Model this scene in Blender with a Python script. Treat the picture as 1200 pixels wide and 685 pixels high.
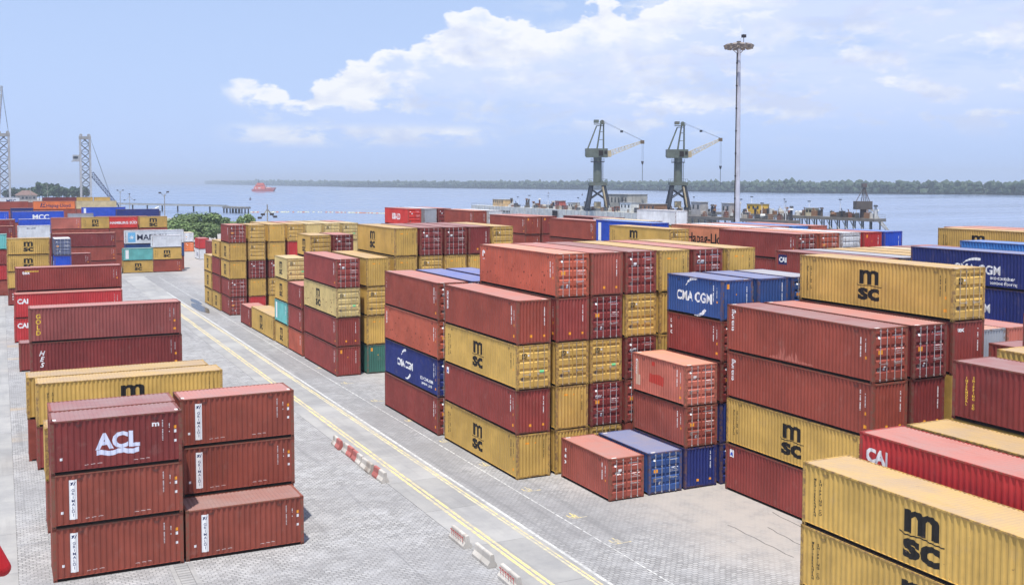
import bpy, bmesh, math, random
from math import radians, sin, cos, pi, atan2, sqrt
from mathutils import Vector, Matrix
random.seed(7)
for o in list(bpy.data.objects): bpy.data.objects.remove(o)
sc = bpy.context.scene
col = sc.collection

# ------------------------------------------------------------ camera
cd = bpy.data.cameras.new('camera'); cam = bpy.data.objects.new('camera', cd); col.objects.link(cam)
cam.location = (0, 0, 19.25)
cam.rotation_euler = (pi/2 - 0.05306, 0, -0.45447)
cd.sensor_width = 36; cd.lens = 36*1229.1/1200; cd.shift_y = -64.59/1200
cd.clip_start = .2; cd.clip_end = 90000
sc.camera = cam
# ------------------------------------------------------------ view
sc.view_settings.view_transform = 'Standard'; sc.view_settings.look = 'None'
sc.view_settings.gamma = 1; sc.view_settings.exposure = 0.24
# ------------------------------------------------------------ sun + sky
HAZE = .00019
SUN_EL = radians(72.0); SDX, SDY = -0.59, -0.807          # direction towards the sun in plan
sd = bpy.data.lights.new('sun', 'SUN'); sd.energy = 5.0; sd.angle = radians(.53); sd.color = (1, .965, .9)
sun = bpy.data.objects.new('sun', sd); col.objects.link(sun); sun.location = (-30, -40, 120)
sv = Vector((SDX*cos(SUN_EL), SDY*cos(SUN_EL), sin(SUN_EL)))
sun.rotation_euler = (-sv).to_track_quat('-Z', 'Y').to_euler()

def nodes_of(idb):
    idb.use_nodes = True; nt = idb.node_tree; nt.nodes.clear(); return nt
class NT:
    def __init__(s, nt): s.nt = nt
    def n(s, typ, **kw):
        nd = s.nt.nodes.new(typ)
        for k, v in kw.items(): setattr(nd, k, v)
        return nd
    def link(s, a, b): s.nt.links.new(a, b)
    def setin(s, sock, v):
        if hasattr(v, 'is_linked') or isinstance(v, bpy.types.NodeSocket): s.link(v, sock)
        else: sock.default_value = v
    def math(s, op, a, b=0.0, c=None, clamp=False):
        nd = s.n('ShaderNodeMath', operation=op, use_clamp=clamp)
        s.setin(nd.inputs[0], a); s.setin(nd.inputs[1], b)
        if c is not None: s.setin(nd.inputs[2], c)
        return nd.outputs[0]
    def mix(s, f, a, b, mode='MIX'):
        nd = s.n('ShaderNodeMix', data_type='RGBA', blend_type=mode)
        s.setin(nd.inputs[0], f); s.setin(nd.inputs[6], a); s.setin(nd.inputs[7], b)
        return nd.outputs[2]
    def ramp(s, f, lo, hi, a=0.0, b=1.0, interp='SMOOTHSTEP'):
        nd = s.n('ShaderNodeMapRange', interpolation_type=interp)
        s.setin(nd.inputs[0], f)
        for i, v in enumerate((lo, hi, a, b)): s.setin(nd.inputs[1+i], v)
        return nd.outputs[0]
    def noise(s, vec, scale, detail=4, rough=.55, dist=0.0, dim='3D'):
        nd = s.n('ShaderNodeTexNoise'); s.link(vec, nd.inputs['Vector'])
        nd.inputs['Scale'].default_value = scale; nd.inputs['Detail'].default_value = detail
        nd.inputs['Roughness'].default_value = rough; nd.inputs['Distortion'].default_value = dist
        return nd.outputs[0]
    def mapv(s, vec, sc_=(1, 1, 1), loc=(0, 0, 0), rot=(0, 0, 0)):
        nd = s.n('ShaderNodeMapping'); s.link(vec, nd.inputs[0])
        nd.inputs['Scale'].default_value = sc_; nd.inputs['Location'].default_value = loc; nd.inputs['Rotation'].default_value = rot
        return nd.outputs[0]
    def comb(s, x, y, z):
        nd = s.n('ShaderNodeCombineXYZ')
        for i, v in enumerate((x, y, z)): s.setin(nd.inputs[i], v)
        return nd.outputs[0]

w = bpy.data.worlds.new('World'); sc.world = w
g = NT(nodes_of(w))
sky = g.n('ShaderNodeTexSky', sky_type='NISHITA', sun_disc=False)
sky.sun_elevation = SUN_EL; sky.sun_rotation = atan2(SDX, SDY) % (2*pi)
sky.altitude = 10; sky.air_density = 1.0; sky.dust_density = 1.6; sky.ozone_density = 1.2
tc = g.n('ShaderNodeTexCoord'); D = tc.outputs['Generated']
sp = g.n('ShaderNodeSeparateXYZ'); g.link(D, sp.inputs[0])
az = g.math('ARCTAN2', sp.outputs[0], sp.outputs[1]); el = g.math('ARCSINE', sp.outputs[2])
# the upper edge of the cloud bank, by compass direction
xs = [(-3.15, .30), (-.6, .20), (.02, .055), (.195, .085), (.215, .088), (.285, .10), (.335, .116), (.345, .138), (.42, .155), (.49, .15),
      (.53, .165), (.58, .158), (.62, .18), (.72, .22), (.9, .26), (3.15, .30)]
cv = g.n('ShaderNodeFloatCurve'); g.link(g.ramp(az, -3.15, 3.15, 0, 1, 'LINEAR'), cv.inputs['Value'])
cm = cv.mapping.curves[0]; cm.points[0].location = (0, xs[0][1]); cm.points[1].location = (1, xs[-1][1])
for a_, e_ in xs[1:-1]: cm.points.new((a_+3.15)/6.3, e_)
cv.mapping.update()
top = cv.outputs[0]
def billow(de, da=0.0):
    P = g.comb(g.math('ADD', az, da), g.math('MULTIPLY', g.math('ADD', el, de), 1.7), 0.0)
    return g.noise(P, 11, 3, .5, .1), g.noise(P, 34, 7, .62, .25)
big, fine = billow(0.0); big2, fine2 = billow(.010, .006)
wisp = g.noise(g.comb(g.math('MULTIPLY', az, .8), g.math('MULTIPLY', el, 4.2), 3.1), 7, 7, .6, .3)
def ctr(x, k): return g.math('MULTIPLY', g.math('SUBTRACT', x, .5), k)
edge = g.math('ADD', g.math('ADD', g.math('SUBTRACT', top, el), ctr(big, .11)), ctr(fine, .05))
topmask = g.ramp(edge, -.001, .006)
side = g.ramp(g.math('ADD', az, g.math('ADD', ctr(big, .16), ctr(fine, .08))), .20, .235)   # clear sky to the left of the bank
low = g.ramp(el, .02, .10)
body = g.math('MULTIPLY', g.math('MULTIPLY', topmask, side), g.ramp(g.math('ADD', edge, g.math('ADD', ctr(wisp, .20), ctr(fine, .10))), .012, g.ramp(az, .25, .55, .05, .10), 1, 0))
veil = g.math('MULTIPLY', g.math('MULTIPLY', topmask, g.ramp(az, .15, .40)), g.math('MULTIPLY', g.ramp(wisp, .28, .58), g.math('MULTIPLY', low, 1.0)))
# small low cumulus line and scattered puffs in the middle of the sky
puffs = g.noise(g.comb(az, g.math('MULTIPLY', el, 2.3), 7.7), 19, 8, .6, .15)
pl = g.math('MULTIPLY', g.ramp(g.math('ABSOLUTE', g.math('SUBTRACT', el, .043)), .003, .014, 1, 0), g.math('MULTIPLY', g.ramp(az, .17, .23), g.ramp(az, .40, .46, 1, 0)))
pr = g.math('MULTIPLY', g.math('MULTIPLY', g.ramp(el, .03, .06), g.ramp(el, .13, .21, 1, 0)), g.ramp(az, .42, .60))
puff = g.math('MAXIMUM', g.math('MULTIPLY', pl, g.ramp(puffs, .36, .50)), g.math('MULTIPLY', pr, g.ramp(puffs, .46, .60)))
white = g.math('MULTIPLY', g.math('MAXIMUM', body, g.math('MULTIPLY', puff, .85), clamp=True), .9)
relief = g.math('ADD', g.math('MULTIPLY', g.math('SUBTRACT', big, big2), 4.0), g.math('MULTIPLY', g.math('SUBTRACT', fine, fine2), 1.6))
lit = g.math('ADD', g.ramp(edge, .11, .0, .30, 1.0), g.math('MULTIPLY', relief, 1.0), clamp=True)
haze = g.ramp(el, -.02, .25, .93, .72)
bgs = g.n('ShaderNodeBackground'); g.link(sky.outputs[0], bgs.inputs[0]); bgs.inputs[1].default_value = .10
bgv = g.n('ShaderNodeBackground'); bgv.inputs[0].default_value = (.43, .565, .87, 1); bgv.inputs[1].default_value = 1.06
bgd = g.n('ShaderNodeBackground'); bgd.inputs[0].default_value = (.56, .64, .89, 1); bgd.inputs[1].default_value = 1.06
bgc = g.n('ShaderNodeBackground'); g.link(g.mix(lit, (.63, .70, .90, 1), (.97, .98, 1.0, 1)), bgc.inputs[0]); bgc.inputs[1].default_value = .88
def mixs(f, a, b):
    m = g.n('ShaderNodeMixShader'); g.setin(m.inputs[0], f); g.link(a, m.inputs[1]); g.link(b, m.inputs[2]); return m.outputs[0]
o1 = mixs(haze, bgs.outputs[0], bgv.outputs[0])
o1 = mixs(g.math('MULTIPLY', veil, .9), o1, bgd.outputs[0])
o1 = mixs(white, o1, bgc.outputs[0])
wo = g.n('ShaderNodeOutputWorld'); g.link(o1, wo.inputs[0])

# ------------------------------------------------------------ materials
def srgb(r, gg, b):
    f = lambda c: (c/255)/12.92 if c/255 <= .04045 else ((c/255+.055)/1.055)**2.4
    return (f(r), f(gg), f(b), 1)
MAT = {}
def base(name, rough=.6, spec=.3):
    m = bpy.data.materials.new(name); t = NT(nodes_of(m))
    b = t.n('ShaderNodeBsdfPrincipled'); o = t.n('ShaderNodeOutputMaterial'); t.link(b.outputs[0], o.inputs[0])
    b.inputs['Roughness'].default_value = rough; b.inputs['Specular IOR Level'].default_value = spec
    MAT[name] = m
    return m, t, b
def objcoord(t):
    tcn = t.n('ShaderNodeTexCoord'); oi = t.n('ShaderNodeObjectInfo')
    ad = t.n('ShaderNodeVectorMath', operation='ADD'); t.link(tcn.outputs['Object'], ad.inputs[0])
    mu = t.math('MULTIPLY', oi.outputs['Random'], 173.0); t.link(t.comb(mu, mu, mu), ad.inputs[1])
    return ad.outputs[0], oi
def hsv(t, c, v, s=1.0):
    nd = t.n('ShaderNodeHueSaturation'); t.setin(nd.inputs['Color'], c); t.setin(nd.inputs['Value'], v); nd.inputs['Saturation'].default_value = s
    return nd.outputs[0]
# container paint: object colour, chalking, streaks, rust
m, t, b = base('container_paint', .5, .35)
v, oi = objcoord(t); C = oi.outputs['Color']; R = oi.outputs['Random']
n1 = t.noise(v, .45, 5); n2 = t.noise(t.mapv(v, (2.6, 2.6, .22)), 1.5, 6, .65); n3 = t.noise(v, 5.5, 7, .7); n4 = t.noise(v, 1.7, 6, .6)
c = hsv(t, C, t.ramp(n1, .3, .7, .84, 1.13))
n6 = t.noise(t.mapv(v, (9, 9, .35)), 1.0, 4, .6)
c = t.mix(t.math('MULTIPLY', t.math('MULTIPLY', t.ramp(n6, .59, .72), t.ramp(n4, .44, .62)), .42), c, (.13, .058, .032, 1))
c = t.mix(t.math('MULTIPLY', t.ramp(n2, .52, .72), .36), c, hsv(t, C, .62, .9))
c = t.mix(t.math('MULTIPLY', t.ramp(n4, .56, .74), .09), c, (.50, .40, .34, 1))
c = t.mix(t.math('MULTIPLY', t.ramp(t.math('ADD', n3, t.math('MULTIPLY', n1, .25)), .80, .86), .85), c, (.095, .04, .022, 1))
c = t.mix(t.math('MULTIPLY', t.ramp(t.noise(v, 9, 5, .7), .735, .76), .55), c, (.6, .55, .5, 1))
t.link(c, b.inputs['Base Color']); t.link(t.ramp(n4, .3, .7, .42, .66), b.inputs['Roughness'])
bp = t.n('ShaderNodeBump'); bp.inputs['Strength'].default_value = .5; bp.inputs['Distance'].default_value = .05; t.link(t.math('ADD', t.noise(v, 1.1, 3, .5), t.math('MULTIPLY', n1, 1.2)), bp.inputs['Height']); t.link(bp.outputs[0], b.inputs['Normal'])
# faded roof paint
m, t, b = base('roof_paint', .55, .4)
v, oi = objcoord(t); C = oi.outputs['Color']
n1 = t.noise(v, .6, 6, .6); n2 = t.noise(t.mapv(v, (.8, .15, 1)), 3, 5); n3 = t.noise(v, 4.5, 7, .72)
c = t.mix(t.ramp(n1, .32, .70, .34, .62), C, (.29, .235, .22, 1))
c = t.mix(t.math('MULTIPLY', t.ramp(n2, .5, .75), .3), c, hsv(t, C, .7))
c = t.mix(t.math('MULTIPLY', t.ramp(t.math('ADD', n3, t.math('MULTIPLY', n1, .3)), .83, .90), .7), c, (.13, .06, .035, 1))
t.link(c, b.inputs['Base Color'])
# rails, castings and sills: the paint knocked off to rust
m, t, b = base('worn_rail', .7, .2)
v, oi = objcoord(t); n1 = t.noise(v, 3.5, 6, .65)
c = t.mix(t.ramp(n1, .42, .62, .15, .8), hsv(t, oi.outputs['Color'], .75), (.10, .055, .036, 1))
t.link(c, b.inputs['Base Color'])
m, t, b = base('post_paint', .6, .3); v, oi = objcoord(t)
t.link(t.mix(t.ramp(t.noise(v, 4.5, 6, .7), .40, .60, .10, .78), oi.outputs['Color'], (.17, .095, .062, 1)), b.inputs['Base Color'])
m, t, b = base('dark_steel_and_shade', .85, .1); b.inputs['Base Color'].default_value = (.03, .022, .02, 1)  # near-black steel, also paints the shade into the bottom rail webs
m, t, b = base('galvanised_steel', .4, .5); v, oi = objcoord(t)
t.link(t.mix(t.ramp(t.noise(v, 3, 5), .45, .7), oi.outputs['Color'], (.28, .23, .2, 1)), b.inputs['Base Color']); b.inputs['Metallic'].default_value = .1
# flat print on the containers: object colour with scuffs
m, t, b = base('sign_paint', .5, .3); v, oi = objcoord(t); n1 = t.noise(v, 3.2, 7, .7)
c = t.mix(t.ramp(n1, .60, .72, 0, .45), oi.outputs['Color'], (.25, .15, .12, 1)); t.link(c, b.inputs['Base Color'])
# plain object-colour paint for machines, docks and boats
m, t, b = base('weathered_paint', .55, .3); v, oi = objcoord(t)
n1 = t.noise(v, .5, 6, .65); n2 = t.noise(t.mapv(v, (1.2, 1.2, .12)), .8, 6, .6)
c = hsv(t, oi.outputs['Color'], t.ramp(n1, .3, .7, .8, 1.15)); c = t.mix(t.ramp(n2, .52, .7, 0, .45), c, (.14, .085, .055, 1))
t.link(c, b.inputs['Base Color'])
m, t, b = base('window_glass', .08, .6); b.inputs['Base Color'].default_value = (.03, .04, .05, 1)
def leafmat(name, a, c2):
    m, t, b = base(name, .6, .25); v, oi = objcoord(t)
    gi = t.n('ShaderNodeNewGeometry')
    c = t.mix(gi.outputs['Random Per Island'], a, c2); c = hsv(t, c, t.ramp(oi.outputs['Random'], 0, 1, .8, 1.2))
    t.link(c, b.inputs['Base Color'])
leafmat('foliage', (.075, .125, .04, 1), (.19, .26, .095, 1))
leafmat('far_foliage', (.03, .055, .028, 1), (.065, .10, .05, 1))
m, t, b = base('bark', .9, .1); b.inputs['Base Color'].default_value = (.10, .075, .055, 1)
m, t, b = base('mud_bank', .9, .1); b.inputs['Base Color'].default_value = (.05, .055, .04, 1)

# ground ---------------------------------------------------------
def world_xy(t):
    return t.n('ShaderNodeNewGeometry').outputs['Position']
m, t, b = base('block_paving', .85, .2)
p = world_xy(t)
br = t.n('ShaderNodeTexBrick'); wob = t.n('ShaderNodeVectorMath', operation='ADD'); t.link(p, wob.inputs[0]); wn = t.n('ShaderNodeTexNoise'); t.link(p, wn.inputs['Vector']); wn.inputs['Scale'].default_value = 1.1; wv = t.n('ShaderNodeVectorMath', operation='SCALE'); t.link(wn.outputs[1], wv.inputs[0]); wv.inputs['Scale'].default_value = .16; t.link(wv.outputs[0], wob.inputs[1]); t.link(wob.outputs[0], br.inputs['Vector'])
br.inputs['Scale'].default_value = 1; br.inputs['Brick Width'].default_value = .34; br.inputs['Row Height'].default_value = .22
br.inputs['Mortar Size'].default_value = .03; br.inputs['Mortar Smooth'].default_value = .4; br.inputs['Bias'].default_value = -.1
br.inputs['Color1'].default_value = (.275, .268, .265, 1); br.inputs['Color2'].default_value = (.425, .415, .405, 1); br.inputs['Mortar'].default_value = (.15, .147, .145, 1)
n1 = t.noise(p, .09, 6, .6); n2 = t.noise(p, .7, 7, .65); n3 = t.noise(t.mapv(p, (.9, .07, 1)), .6, 6, .6); n5 = t.noise(p, .22, 7, .7, .4)
c = br.outputs[0]
c = t.mix(t.ramp(n2, .40, .66, 0, .35), c, (.47, .465, .47, 1))
c = t.mix(t.ramp(n1, .42, .60, 0, .55), c, (.235, .228, .228, 1))
c = t.mix(t.ramp(n5, .64, .72, 0, .4), c, (.12, .115, .115, 1))
spx = t.n('ShaderNodeSeparateXYZ'); t.link(p, spx.inputs[0])
trk = t.noise(t.mapv(p, (1.6, .035, 1), (0, 0, 0), (0, 0, .03)), 1.0, 5, .6, .2); trk2 = t.noise(t.mapv(p, (.05, 1.3, 1), (7, 0, 0), (0, 0, -.12)), 1.0, 5, .6, .3)
c = t.mix(t.math('MULTIPLY', t.ramp(trk, .56, .66), t.ramp(n1, .35, .6, .15, .5)), c, (.17, .168, .17, 1))
c = t.mix(t.math('MULTIPLY', t.ramp(trk2, .60, .70), t.ramp(n1, .6, .4, .1, .45)), c, (.20, .20, .21, 1))
oil = t.noise(p, .55, 5, .65, .6); c = t.mix(t.math('MULTIPLY', t.ramp(oil, .695, .73), .6), c, (.075, .07, .068, 1))
# sand washed over the bay right of the dashed line and the tyre-darkened strip beside the road
sand = t.math('MULTIPLY', t.ramp(t.math('ADD', spx.outputs[0], t.math('MULTIPLY', n5, 8)), 34, 41), t.ramp(n2, .25, .60, .35, .9))
c = t.mix(sand, c, (.37, .335, .305, 1))
lane = t.math('MULTIPLY', t.math('MULTIPLY', t.ramp(spx.outputs[0], 25.9, 26.3), t.ramp(t.math('ADD', spx.outputs[0], t.math('MULTIPLY', n5, 4)), 31, 36, 1, 0)), t.ramp(n3, .35, .65, .25, .75))
c = t.mix(t.math('MULTIPLY', lane, .5), c, (.19, .188, .19, 1))
rst = t.math('MULTIPLY', t.ramp(t.noise(t.mapv(p, (.35, 1, 1), (3, 0, 0)), .16, 4), .60, .70), t.ramp(spx.outputs[0], 8, 12, .55, 0))
c = t.mix(rst, c, (.40, .30, .19, 1))
t.link(c, b.inputs['Base Color'])
bm_ = t.n('ShaderNodeBump'); bm_.inputs['Strength'].default_value = .45; bm_.inputs['Distance'].default_value = .02
t.link(t.math('MULTIPLY', br.outputs[1], -1.0), bm_.inputs['Height']); t.link(bm_.outputs[0], b.inputs['Normal'])
m, t, b = base('road_concrete', .85, .2)
p = world_xy(t); n1 = t.noise(p, .3, 7, .65); n2 = t.noise(t.mapv(p, (1.3, .06, 1)), 1.0, 6, .6); n3 = t.noise(p, 2.6, 6, .7); v, oi = objcoord(t)
c = t.mix(t.ramp(n1, .35, .65), (.345, .335, .32, 1), (.27, .265, .262, 1)); c = t.mix(t.ramp(n2, .5, .7, 0, .4), c, (.205, .20, .195, 1))
c = t.mix(t.ramp(n3, .60, .72, 0, .35), c, (.37, .36, .345, 1)); c = hsv(t, c, t.ramp(oi.outputs['Random'], 0, 1, .93, 1.07))
t.link(c, b.inputs['Base Color'])
m, t, b = base('joint_filler', .95, .1); b.inputs['Base Color'].default_value = (.12, .115, .11, 1)
m, t, b = base('road_marking_paint', .6, .3)
v, oi = objcoord(t); p = world_xy(t); n1 = t.noise(p, 2.2, 7, .7); n2 = t.noise(t.mapv(p, (2, .2, 1)), 1.0, 5)
c = t.mix(t.ramp(t.math('ADD', n1, t.math('MULTIPLY', n2, .4)), .57, .78, .06, .8), oi.outputs['Color'], (.32, .315, .31, 1))
t.link(c, b.inputs['Base Color'])
m, t, b = base('sea_water', .17, .5)
b.inputs['Base Color'].default_value = (.10, .135, .20, 1); b.inputs['IOR'].default_value = 1.33
p = world_xy(t)
n1 = t.noise(t.mapv(p, (1, 1, 1), (0, 0, 0), (0, 0, .5)), .35, 5, .6); n2 = t.noise(t.mapv(p, (.25, 1, 1), (0, 0, 0), (0, 0, -.4)), .05, 6, .6); n3 = t.noise(t.mapv(p, (.12, 1, 1), (0, 0, 0), (0, 0, -.4)), .012, 5, .6)
bp = t.n('ShaderNodeBump'); bp.inputs['Strength'].default_value = .35; bp.inputs['Distance'].default_value = .5
t.link(t.math('ADD', n1, t.math('MULTIPLY', n2, 2.0)), bp.inputs['Height']); t.link(bp.outputs[0], b.inputs['Normal'])
t.link(t.mix(t.ramp(n3, .35, .65), (.12, .165, .27, 1), (.19, .24, .35, 1)), b.inputs['Base Color'])
t.link(t.ramp(n3, .35, .65, .12, .30), b.inputs['Roughness'])

# ------------------------------------------------------------ mesh helper
class MB:
    def __init__(s): s.v = []; s.f = []; s.m = []
    def quad(s, *pts, mi=0):
        n = len(s.v); s.v += [tuple(p) for p in pts]; s.f.append(tuple(range(n, n+len(pts)))); s.m.append(mi)
    def box(s, x0, y0, z0, x1, y1, z1, mi=0):
        n = len(s.v)
        s.v += [(x0, y0, z0), (x1, y0, z0), (x1, y1, z0), (x0, y1, z0), (x0, y0, z1), (x1, y0, z1), (x1, y1, z1), (x0, y1, z1)]
        for f in ((0, 3, 2, 1), (4, 5, 6, 7), (0, 1, 5, 4), (1, 2, 6, 5), (2, 3, 7, 6), (3, 0, 4, 7)):
            s.f.append(tuple(n+i for i in f)); s.m.append(mi)
        return s
    def tube(s, a, b, r0, r1=None, n=6, mi=0, cap=True):
        a = Vector(a); b = Vector(b); r1 = r0 if r1 is None else r1
        d = (b-a).normalized(); u = d.orthogonal().normalized(); w_ = d.cross(u); k = len(s.v)
        for q, r in ((a, r0), (b, r1)):
            for i in range(n):
                th = 2*pi*i/n; s.v.append(tuple(q+(u*cos(th)+w_*sin(th))*r))
        for i in range(n):
            j = (i+1) % n; s.f.append((k+i, k+j, k+n+j, k+n+i)); s.m.append(mi)
        if cap:
            s.f.append(tuple(k+i for i in reversed(range(n)))); s.m.append(mi); s.f.append(tuple(k+n+i for i in range(n))); s.m.append(mi)
        return s
    def prism(s, poly, axis, a, b, mi=0):
        # extrude a 2D polygon along an axis: 'x' uses (y,z), 'y' uses (x,z), 'z' uses (x,y)
        def P(q, t): return {'x': (t, q[0], q[1]), 'y': (q[0], t, q[1]), 'z': (q[0], q[1], t)}[axis]
        k = len(s.v); n = len(poly); s.v += [P(q, a) for q in poly]+[P(q, b) for q in poly]
        for i in range(n):
            j = (i+1) % n; s.f.append((k+i, k+j, k+n+j, k+n+i)); s.m.append(mi)
        s.f.append(tuple(k+i for i in reversed(range(n)))); s.m.append(mi); s.f.append(tuple(k+n+i for i in range(n))); s.m.append(mi)
        return s
    def mesh(s, name, mats, fix=True, smooth=False):
        me = bpy.data.meshes.new(name); me.from_pydata(s.v, [], s.f)
        for mn in ([mats] if isinstance(mats, str) else mats): me.materials.append(MAT[mn])
        if any(s.m): me.polygons.foreach_set('material_index', s.m)
        if fix:
            bm = bmesh.new(); bm.from_mesh(me); bmesh.ops.recalc_face_normals(bm, faces=bm.faces); bm.to_mesh(me); bm.free()
        if smooth: me.polygons.foreach_set('use_smooth', [True]*len(me.polygons))
        return me
def put(name, data, parent=None, loc=None, rz=None, color=None, label=None, cat=None, group=None, kind=None, rot=None):
    o = bpy.data.objects.new(name, data); col.objects.link(o)
    if parent is not None: o.parent = parent
    if loc is not None: o.location = loc
    if rz is not None: o.rotation_euler = (0, 0, rz)
    if rot is not None: o.rotation_euler = rot
    if color is not None: o.color = color
    if label: o['label'] = label
    if cat: o['category'] = cat
    if group: o['group'] = group
    if kind: o['kind'] = kind
    return o
def flat(pts, z, name, mat):
    mb = MB(); mb.quad(*[(x, y, z) for x, y in pts]); return mb.mesh(name, mat, False)

# ------------------------------------------------------------ setting
sea = put('sea', flat([(-40000, -30000), (60000, -30000), (60000, 60000), (-40000, 60000)], -3.0, 'sea', 'sea_water'), kind='structure')
LAND = [(-500, -150), (150, -150), (150, 200), (112, 330), (90, 500), (75, 631), (70, 760), (85, 1290), (-100, 1450), (-500, 1450)]
mb = MB(); mb.prism(LAND, 'z', -6, 0); yard = put('paved_yard', mb.mesh('paved_yard', 'block_paving'), kind='structure')
road = put('road', None, kind='structure')
HEADCOL = srgb(235, 235, 230)
def slabs(x0, x1, y0, y1, step, nm='concrete_slab'):
    mb = MB(); gx = .012
    mb.box(x0+gx, .012, -.1, x1-gx, step-.012, .012); me = mb.mesh(nm, 'road_concrete')
    y = y0
    while y < y1: put(nm, me, road, (0, y, 0)); y += step
mb = MB(); mb.box(21.85, 17, -.05, 26.02, 330, .004); put('road_base', mb.mesh('road_base', 'joint_filler'), road)
slabs(21.85, 26.02, 17.8, 330, 6.42)
mb = MB(); mb.box(-9, 17, -.05, .42, 330, .004); put('road_base', mb.mesh('road_base', 'joint_filler'), road)
slabs(-4.2, .42, 17.8, 330, 6.42); slabs(-9, -4.2, 17.8, 330, 6.42)
YEL = srgb(232, 206, 128); YELP = srgb(224, 208, 152); WHI = srgb(214, 214, 210)
def strip(x0, x1, y0, y1, colr, z=.016, nm='lane_line'):
    put(nm, flat([(x0, y0), (x1, y0), (x1, y1), (x0, y1)], z, nm, 'road_marking_paint'), road, color=colr)
strip(22.96, 23.14, 17, 170, YEL); strip(23.27, 23.45, 17, 170, YEL)
strip(25.22, 25.36, 17, 175, YELP); strip(25.44, 25.56, 17, 175, YEL); strip(25.80, 25.98, 17, 190, WHI)
dash = flat([(28.53, 0), (28.62, 0), (28.62, .90), (28.53, .90)], .005, 'lane_dash', 'road_marking_paint')
y = 20.0
while y < 220: put('lane_dash', dash, road, (0, y, 0), color=WHI); y += 1.06
mb = MB()
for x0_, y0_, x1_, y1_ in ((38.1, 45.5, 37.6, 40.5), (36.4, 46.8, 36.2, 41.2), (40.1, 47.5, 39.2, 38.9)):
    for k in range(10):
        f0, f1 = k/10, (k+1)/10; j0, j1 = .05*sin(k*2.1+x0_), .05*sin((k+1)*2.1+x0_)
        a0, b0 = x0_+(x1_-x0_)*f0+j0, y0_+(y1_-y0_)*f0; a1, b1 = x0_+(x1_-x0_)*f1+j1, y0_+(y1_-y0_)*f1
        mb.quad((a0-.03, b0, .004), (a1-.03, b1, .004), (a1+.03, b1, .004), (a0+.03, b0, .004))
put('paving_crack', mb.mesh('paving_crack', 'joint_filler', False), yard, kind='stuff')
# faded yellow slot numbers painted beside the dashed line: short worn strokes
mb = MB()
for i in range(7):
    a = random.uniform(0, .9); c0 = random.uniform(0, .7)
    if i % 2: mb.quad((a, c0, 0), (a+.5, c0, 0), (a+.5, c0+.09, 0), (a, c0+.09, 0))
    else: mb.quad((a, c0, .002), (a+.09, c0, .002), (a+.09, c0+.45, .002), (a, c0+.45, .002))
slot = mb.mesh('slot_mark', 'road_marking_paint', False)
for y in (46.8, 51.5, 57.3, 63.8, 71, 78.5, 87, 96, 105): put('slot_mark', slot, road, (28.95, y, .006), color=srgb(225, 200, 120))
m, t, b = base('puddle_water', .25, .4); b.inputs['Base Color'].default_value = (.06, .065, .075, 1)
for k, (px, py, rx_, ry_) in enumerate(((27.2, 164, .9, 7), (28.0, 173, .6, 4.5))):
    r_ = random.Random(40+k); put('puddle', flat([(px+rx_*r_.uniform(.85, 1.08)*cos(a*pi/9), py+ry_*r_.uniform(.85, 1.08)*sin(a*pi/9)) for a in range(18)], .008+.002*k, 'puddle', 'puddle_water'), yard, label=None)
# drain channel with kerbs left of the road
drain = put('drain_channel', None, kind='structure')
mb = MB(); mb.box(-.55, 0, -.05, -.33, .98, .03); kerb = mb.mesh('kerb_stone', 'road_concrete')
mb = MB(); mb.box(-.31, 0.01, -.05, .31, .30, .02); cov = mb.mesh('drain_cover', 'road_concrete')
for k in range(34):
    put('kerb_stone', kerb, drain, (7.75, 20+k, 0)); put('kerb_stone', kerb, drain, (8.63, 20+k, 0))
for k in range(100): put('drain_cover', cov, drain, (7.75, 20+k*.34, 0))
mb = MB(); mb.box(7.2, 20, -.05, 8.3, 54, .004); put('channel_bed', mb.mesh('channel_bed', 'joint_filler'), drain)

# ------------------------------------------------------------ container parts
W = 2.438
L40, L20 = 12.192, 6.058
HH = {'h': 2.896, 's': 2.591}
GAP = .014
POST = .16; CD = .045
def folds(L, post=POST, pitch=.277):
    n = max(2, round((L-2*post)/pitch)); pt = (L-2*post)/n; out = [(post, 0.0)]
    for i in range(n):
        a = post+i*pt
        out += [(a+.13*pt, 0.0), (a+.37*pt, 1.0), (a+.63*pt, 1.0), (a+.87*pt, 0.0)]
    out.append((L-post, 0.0)); return out
def fdepth(fo, u):
    if u <= fo[0][0] or u >= fo[-1][0]: return 0.0
    for (a, d0), (b_, d1) in zip(fo, fo[1:]):
        if a <= u <= b_: return d0+(d1-d0)*((u-a)/(b_-a) if b_ > a else 0)
    return 0.0
INSET = .012; TOPR = .07; BOTR = .165
def side_mesh(L, H):
    mb = MB(); fo = folds(L)
    for (a, d0), (b_, d1) in zip(fo, fo[1:]):
        xa = -W/2+INSET+d0*CD; xb = -W/2+INSET+d1*CD; ya = L/2-a; yb = L/2-b_
        mb.quad((xa, ya, BOTR), (xb, yb, BOTR), (xb, yb, H-TOPR), (xa, ya, H-TOPR))
    me = mb.mesh('side_panel', 'container_paint', False); me.flip_normals(); return me
EP = .15; ETOP = .10; EBOT = .17
def end_mesh(L, H):
    mb = MB(); fo = folds(W, EP, .25)
    for (a, d0), (b_, d1) in zip(fo, fo[1:]):
        ya = L/2-INSET-d0*.042; yb = L/2-INSET-d1*.042; xa = W/2-a; xb = W/2-b_
        mb.quad((xa, ya, EBOT), (xb, yb, EBOT), (xb, yb, H-ETOP), (xa, ya, H-ETOP))
    return mb.mesh('end_panel', 'container_paint', False)
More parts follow.
